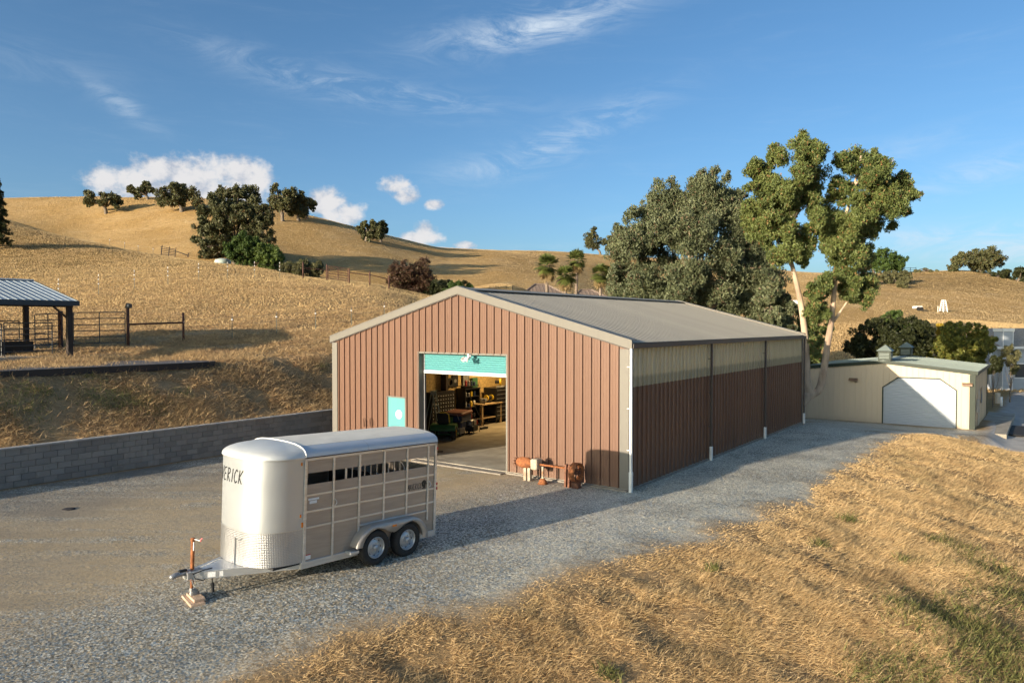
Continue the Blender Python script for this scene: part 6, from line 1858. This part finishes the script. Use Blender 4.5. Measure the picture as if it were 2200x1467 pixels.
# --- behind the shed and on the far slope
def bush2(label, px, D, box, n, nl, lf, L, name='bush', cat='bush'):
    return tree(name, label, terr(px, D), ellipse_lobes(*box, n, D, (.16, .28), .9), nl, L, L * .5, lf, r=.22 if box[1] - box[0] > 60 else .05, fork=.3, cat=cat, subs=16, spread=.32)
bush2('broad dark green tree mass behind the cream shed', 1905, 62, (1815, 2012, 672, 800), 46, 30000, L_dark, .28, 'broadleaf_tree', 'tree')
bush2('lighter green tree top rising behind the dark mass', 1940, 70, (1890, 1985, 660, 730), 18, 9000, L_green, .28, 'broadleaf_tree', 'tree')
bush2('yellow-green tree between the shed roof and the blue house', 2065, 60, (1996, 2140, 692, 800), 36, 22000, L_yel, .26, 'broadleaf_tree', 'tree')
bush2('narrow yellow sapling above the shed cupolas', 2012, 63, (2000, 2028, 690, 745), 8, 3000, leafmat('yellow_leaf', (.35, .24, .02), (.6, .42, .06), .3), .22, 'sapling', 'tree')
bush2('small dark shrub at the shed corner by the gravel drive', 2135, 52, (2115, 2152, 762, 815), 10, 4500, L_dark, .2)
bush2('slender bare looking tree in front of the blue house', 2172, 56, (2150, 2196, 735, 806), 10, 1800, L_bushy, .2, 'young_tree', 'tree')
bush2('dull green bush behind the forked eucalyptus trunks', 1735, 56, (1690, 1790, 640, 800), 26, 13000, L_euc, .26)
bush2('dark gum foliage mass behind the forked trunks', 1662, 54, (1620, 1715, 600, 745), 26, 15000, L_grey, .28)
def far(label, px, D, box, n, nl, lf, L=.6, name='oak_tree', cat='tree'):
    return tree(name, label, terr(px, D), ellipse_lobes(*box, n, D, (.22, .36), .8), nl, L, L * .6, lf, r=.5, fork=.3, cat=cat, subs=14, spread=.34)
far('rounded green tree on the far crest behind the eucalyptus', 1908, 235, (1872, 1945, 530, 590), 18, 5000, L_green)
far('dark tree half hidden by the eucalyptus on the far crest', 1875, 240, (1845, 1895, 540, 592), 10, 3000, L_dark)
far('wide spreading oak on the far crest of the brown hill', 2105, 232, (2050, 2162, 530, 588), 30, 9000, L_oak)
far('small round oak at the side of the wide one on the far crest', 2048, 232, (2034, 2068, 552, 590), 9, 2400, L_oak)
far('dark bush low beside the wide oak on the far crest', 2140, 226, (2120, 2175, 572, 606), 10, 2800, L_dark, name='bush', cat='bush')
far('dark tree at the frame edge on the far crest', 2185, 222, (2165, 2225, 570, 612), 14, 3800, L_dark)
for k, (px, D, box, lb) in enumerate(((1900, 205, (1875, 1932, 578, 612), 'upper grey-green scrub in the gully'), (1925, 195, (1895, 1955, 588, 622), 'middle grey-green scrub in the gully'), (1940, 200, (1918, 1962, 580, 612), 'scrub at the gully head below the far fence'), (1935, 185, (1915, 1950, 600, 632), 'lowest scrub at the foot of the gully'), (1990, 238, (1955, 2040, 575, 590), 'low scrub along the far skyline'), (1870, 190, (1850, 1890, 585, 612), 'scrub beside the eucalyptus on the far slope'))):
    far(lb, px, D, box, 9, 2400, L_bushy, .5, 'scrub', 'shrub')
# ================================================================ BUILDINGS AND SMALL THINGS BEHIND
M_tile = pm('roof_tile', (.20, .15, .12), .9, var=.2, scale=3, stretch=(4, 1, 4), bump=.4, bscale=14, col2=(.26, .19, .15))
M_stucco = pm('stucco', (.52, .45, .36), .9, var=.08)
hc = at(1205, 640, 104); hg = hz1(hc.x, hc.y)
ho = thing('tiled_house', 'low house with brown tiled hip roofs behind the barn ridge and the palms', 'house', (hc.x, hc.y, hg), rad(12))
def hip(cx, cy, hx, hy, z0, z1, name, mat, parent):
    rdg = max(0, hx - hy) * .8
    return MB().add([(cx - hx, cy - hy, z0), (cx + hx, cy - hy, z0), (cx + hx, cy + hy, z0), (cx - hx, cy + hy, z0), (cx - rdg, cy, z1), (cx + rdg, cy, z1)],
                    [(0, 1, 5, 4), (1, 2, 5), (2, 3, 4, 5), (3, 0, 4), (3, 2, 1, 0)]).build(name, mat, parent)
zt1 = zat(612, 104, 1160) - hg; zt2 = zat(622, 100, 1240) - hg; ze = zat(652, 104, 1160) - hg
for (cx, cy, hx, hy, zt, ze_) in ((-3.0, 0, 4.6, 3.6, zt1, ze + .3), (3.0, -2.4, 4.0, 3.0, zt2, ze - .1)):
    MB().box(cx - hx + .5, cx + hx - .5, cy - hy + .5, cy + hy - .5, -.5, ze_ - .002).build('wall', M_stucco, ho)
    rf = hip(cx, cy, hx, hy, ze_, zt, 'roof', M_tile, ho)
    for k in range(int(hx * 2 / .55)):
        x = cx - hx + .3 + k * .55
        f = max(0., min(1., (hx - abs(x - cx)) / hy)); f = min(1, f)
        MB().tube([(x, cy - hy + .02, ze_ + .05), (x, cy - hy + hy * f * .96, ze_ + (zt - ze_) * f * .96 + .03)], .04, 5).build('tile_row', M_tile, rf)
    MB().tube([(cx - hx, cy - hy, ze_ + .05), (cx - max(0, hx - hy) * .8, cy, zt + .06), (cx + max(0, hx - hy) * .8, cy, zt + .06), (cx + hx, cy - hy, ze_ + .05)], .13, 6).build('hip_ridge', M_tile, rf)
for x, y, s in ((-5.2, -1.9, .3), (1.2, -3.6, .25), (-1.2, -.6, .35), (4.6, -1.0, .3)):
    MB().cbox(x - s / 2, x + s / 2, y - s / 2, y + s / 2, ze + .3, ze + .3 + s * 4.2, .02).build('vent_pipe', M_white, ho)
# blue house
M_blue_h = pm('blue_siding', (.36, .40, .44), .8, var=.06, stretch=(.2, .2, 8), scale=2); M_shingle = pm('shingle', (.36, .30, .24), .95, var=.2, scale=6, col2=(.28, .23, .18))
b0 = at(2126, 818, 66); zb0 = hz1(b0.x, b0.y)
bh = thing('blue_house', 'pale blue house with a grey shingle gable and tall chimney at the frame edge', 'house', (b0.x, b0.y, zb0), rad(4))
eh = zat(745, 66, 2130) - zb0; rh_ = zat(705, 69, 2190) - zb0
MB().box(0, 9, 0, 7, -.8, eh).build('wall', M_blue_h, bh)
rf = MB().add([(-.5, -.5, eh), (9.5, -.5, eh), (9.5, 7.5, eh), (-.5, 7.5, eh), (2.6, 3.5, rh_), (9.5, 3.5, rh_)], [(0, 1, 5, 4), (2, 3, 4, 5), (3, 0, 4), (1, 2, 5), (3, 2, 1, 0)]).build('roof', M_shingle, bh)
MB().box(-.55, 9.5, -.56, -.50, eh - .18, eh + .04).build('fascia', M_white, bh)
cx_ = (at(2156, 760, 66).x - b0.x)
chm = MB().box(cx_ - .5, cx_ + .5, -.62, .5, -.3, zat(712, 66, 2160) - zb0).build('chimney', M_blue_h, rf)
for dx in (-.5, .44): MB().box(cx_ + dx, cx_ + dx + .06, -.64, -.622, -.3, zat(712, 66, 2160) - zb0).build('corner_board', M_white, chm)
MB().box(cx_ - .56, cx_ + .56, -.68, .56, zat(712, 66, 2160) - zb0, zat(708, 66, 2160) - zb0 + .1).build('chimney_cap', M_white, chm)
w_ = MB().box(cx_ + 1.2, cx_ + 2.6, -.03, .02, 1.1, 2.3).build('window', pm('house_glass', (.04, .05, .06), .1), bh)
MB().box(cx_ + 1.1, cx_ + 2.7, -.06, -.031, 2.3, 2.4).build('window_head', M_white, w_); MB().box(cx_ + 1.1, cx_ + 2.7, -.06, -.031, 1.0, 1.1).build('window_sill', M_white, w_)
MB().box(-.05, .12, -.06, -.002, -.3, eh - .05).build('corner_board', M_white, bh)
# low blocks and pots along the drive
for k, (px, py, lb) in enumerate(((2146, 822, 'pale garden post at the end of the low wall by the drive'),)):
    p = terr(px, 55.0); o = MB().cbox(-.12, .12, -.12, .12, -.1, .8, .01).build('garden_post', M_stucco); o.location = p; tag(o, lb, 'post')
p = ground(2151, 878, -1.35); q = Vector((p.x, p.y, hz1(p.x, p.y)))
o = MB().tube([(0, 0, -.1), (0, 0, zat(852, p.y, 2151) - q.z)], .09, 12).build('bollard', M_white, None, True); o.location = q; tag(o, 'white pipe bollard standing on the pale drive', 'bollard')
# dark sheet on the lower drive and concrete apron beside the shed
p = ground(2172, 925, -1.2); u_, v_ = to_uv(p.x, p.y)
o = MB().cbox(-2.2, 2.2, -2.6, 1.2, 0, .05, .01).build('asphalt_patch', pm('black_rubber', (.012, .012, .013), .85), None)
o.location = from_uv(u_ + .4, v_ - .2, hz1(p.x, p.y) + .06); o.rotation_euler = (0, 0, TH); tag(o, 'black rubber sheet lying on the drive beside the cream shed', 'rubber sheet')
o = MB().cbox(-.3, 11, -1.5, -.05, -.3, .03, .01).build('concrete_apron', M_concrete); o.location = from_uv(su, sv, SB + .0); o.rotation_euler = (0, 0, TH); struct(o)
# far hillside: white tower frame, small red and white cart, sign
def on_hill(px, py, D0=120, D1=200):
    for D in np.linspace(D0, D1, 400):
        p = at(px, py, D)
        if hz1(p.x, p.y) >= p.z: return Vector((p.x, p.y, hz1(p.x, p.y)))
    p = at(px, py, D1); return Vector((p.x, p.y, hz1(p.x, p.y)))
p = on_hill(2027, 670, 90, 220); hT = 24 / FPX * p.y; s = .5 * 11 / FPX * p.y
tw = thing('white_tower', 'small white timber tower frame standing on the golden slope', 'tower', p, .2)
for a, b in ((-1, -1), (1, -1), (1, 1), (-1, 1)): MB().tube([(a * s, b * s, -.2), (a * s * .45, b * s * .45, hT)], .10, 5).build('leg', M_white, tw)
for k in range(5):
    f = (k + .6) / 5.2; q = s * (1 - .55 * f)
    for a, b in (((-1, -1), (1, -1)), ((1, -1), (1, 1)), ((1, 1), (-1, 1)), ((-1, 1), (-1, -1))): MB().tube([(a[0] * q, a[1] * q, hT * f), (b[0] * q, b[1] * q, hT * f)], .075, 4).build('cross_bar', M_white, tw)
MB().box(-s * .5, s * .5, -s * .5, s * .5, hT, hT + .12).build('cap', M_white, tw)
p = on_hill(2015, 671, 90, 220); o = MB().tube([(0, 0, -.1), (0, 0, 13 / FPX * p.y)], .06, 6).build('white_stake', M_white); o.location = p; tag(o, 'thin white stake beside the white tower frame', 'stake')
p = on_hill(1971, 668, 90, 220); k_ = p.y / FPX
ca = thing('hay_cart', 'small red and white cart parked on the golden slope', 'cart', p, .1)
MB().cbox(-7 * k_, 7 * k_, -.6, .6, .45, .45 + 5 * k_, .03).build('bed', M_white, ca); MB().box(-6.5 * k_, 2 * k_, -.62, -.605, .6, .35 + 4 * k_).build('side_board', M_redp, ca); MB().tube([(-7 * k_, 0, .5), (-10 * k_, 0, .3)], .06, 5).build('drawbar', M_grey, ca)
for x in (-3 * k_, 4 * k_): MB().lathe([(0, -.08), (.35, -.08), (.35, .08), (0, .08)], 12, Matrix.Translation((x, -.6, .35)) @ Matrix.Rotation(rad(90), 4, 'X')).build('wheel', M_tyre, ca)
p = at(1714, 650, 110); zg_ = hz1(p.x, p.y)
sg = thing('hillside_sign', 'small white board on posts seen past the eucalyptus trunk', 'sign', (p.x, p.y, zg_), 0)
hh_ = max(p.z - zg_, 1.0)
MB().box(-.75, .75, -.04, .04, hh_ - .35, hh_ + .35).build('board', M_white, sg)
for x in (-.6, .6): MB().box(x - .05, x + .05, .041, .12, -.2, hh_ + .2).build('post', M_post, sg)
# rail fence on the far skyline
pts = [terr(px, 243) for px in (1930, 1942, 1954, 1966)]
ff = thing('skyline_fence', 'short dark rail fence on the far skyline above the gully', 'fence', pts[0])
for q in pts: MB().tube([tuple(q - pts[0] - Vector((0, 0, .2))), tuple(q - pts[0] + Vector((0, 0, 1.5)))], .08, 5).build('post', M_post, ff)
for z in (.6, 1.3):
    MB().tube([tuple(q - pts[0] + Vector((0, 0, z))) for q in pts], .06, 5).build('rail', M_post, ff)
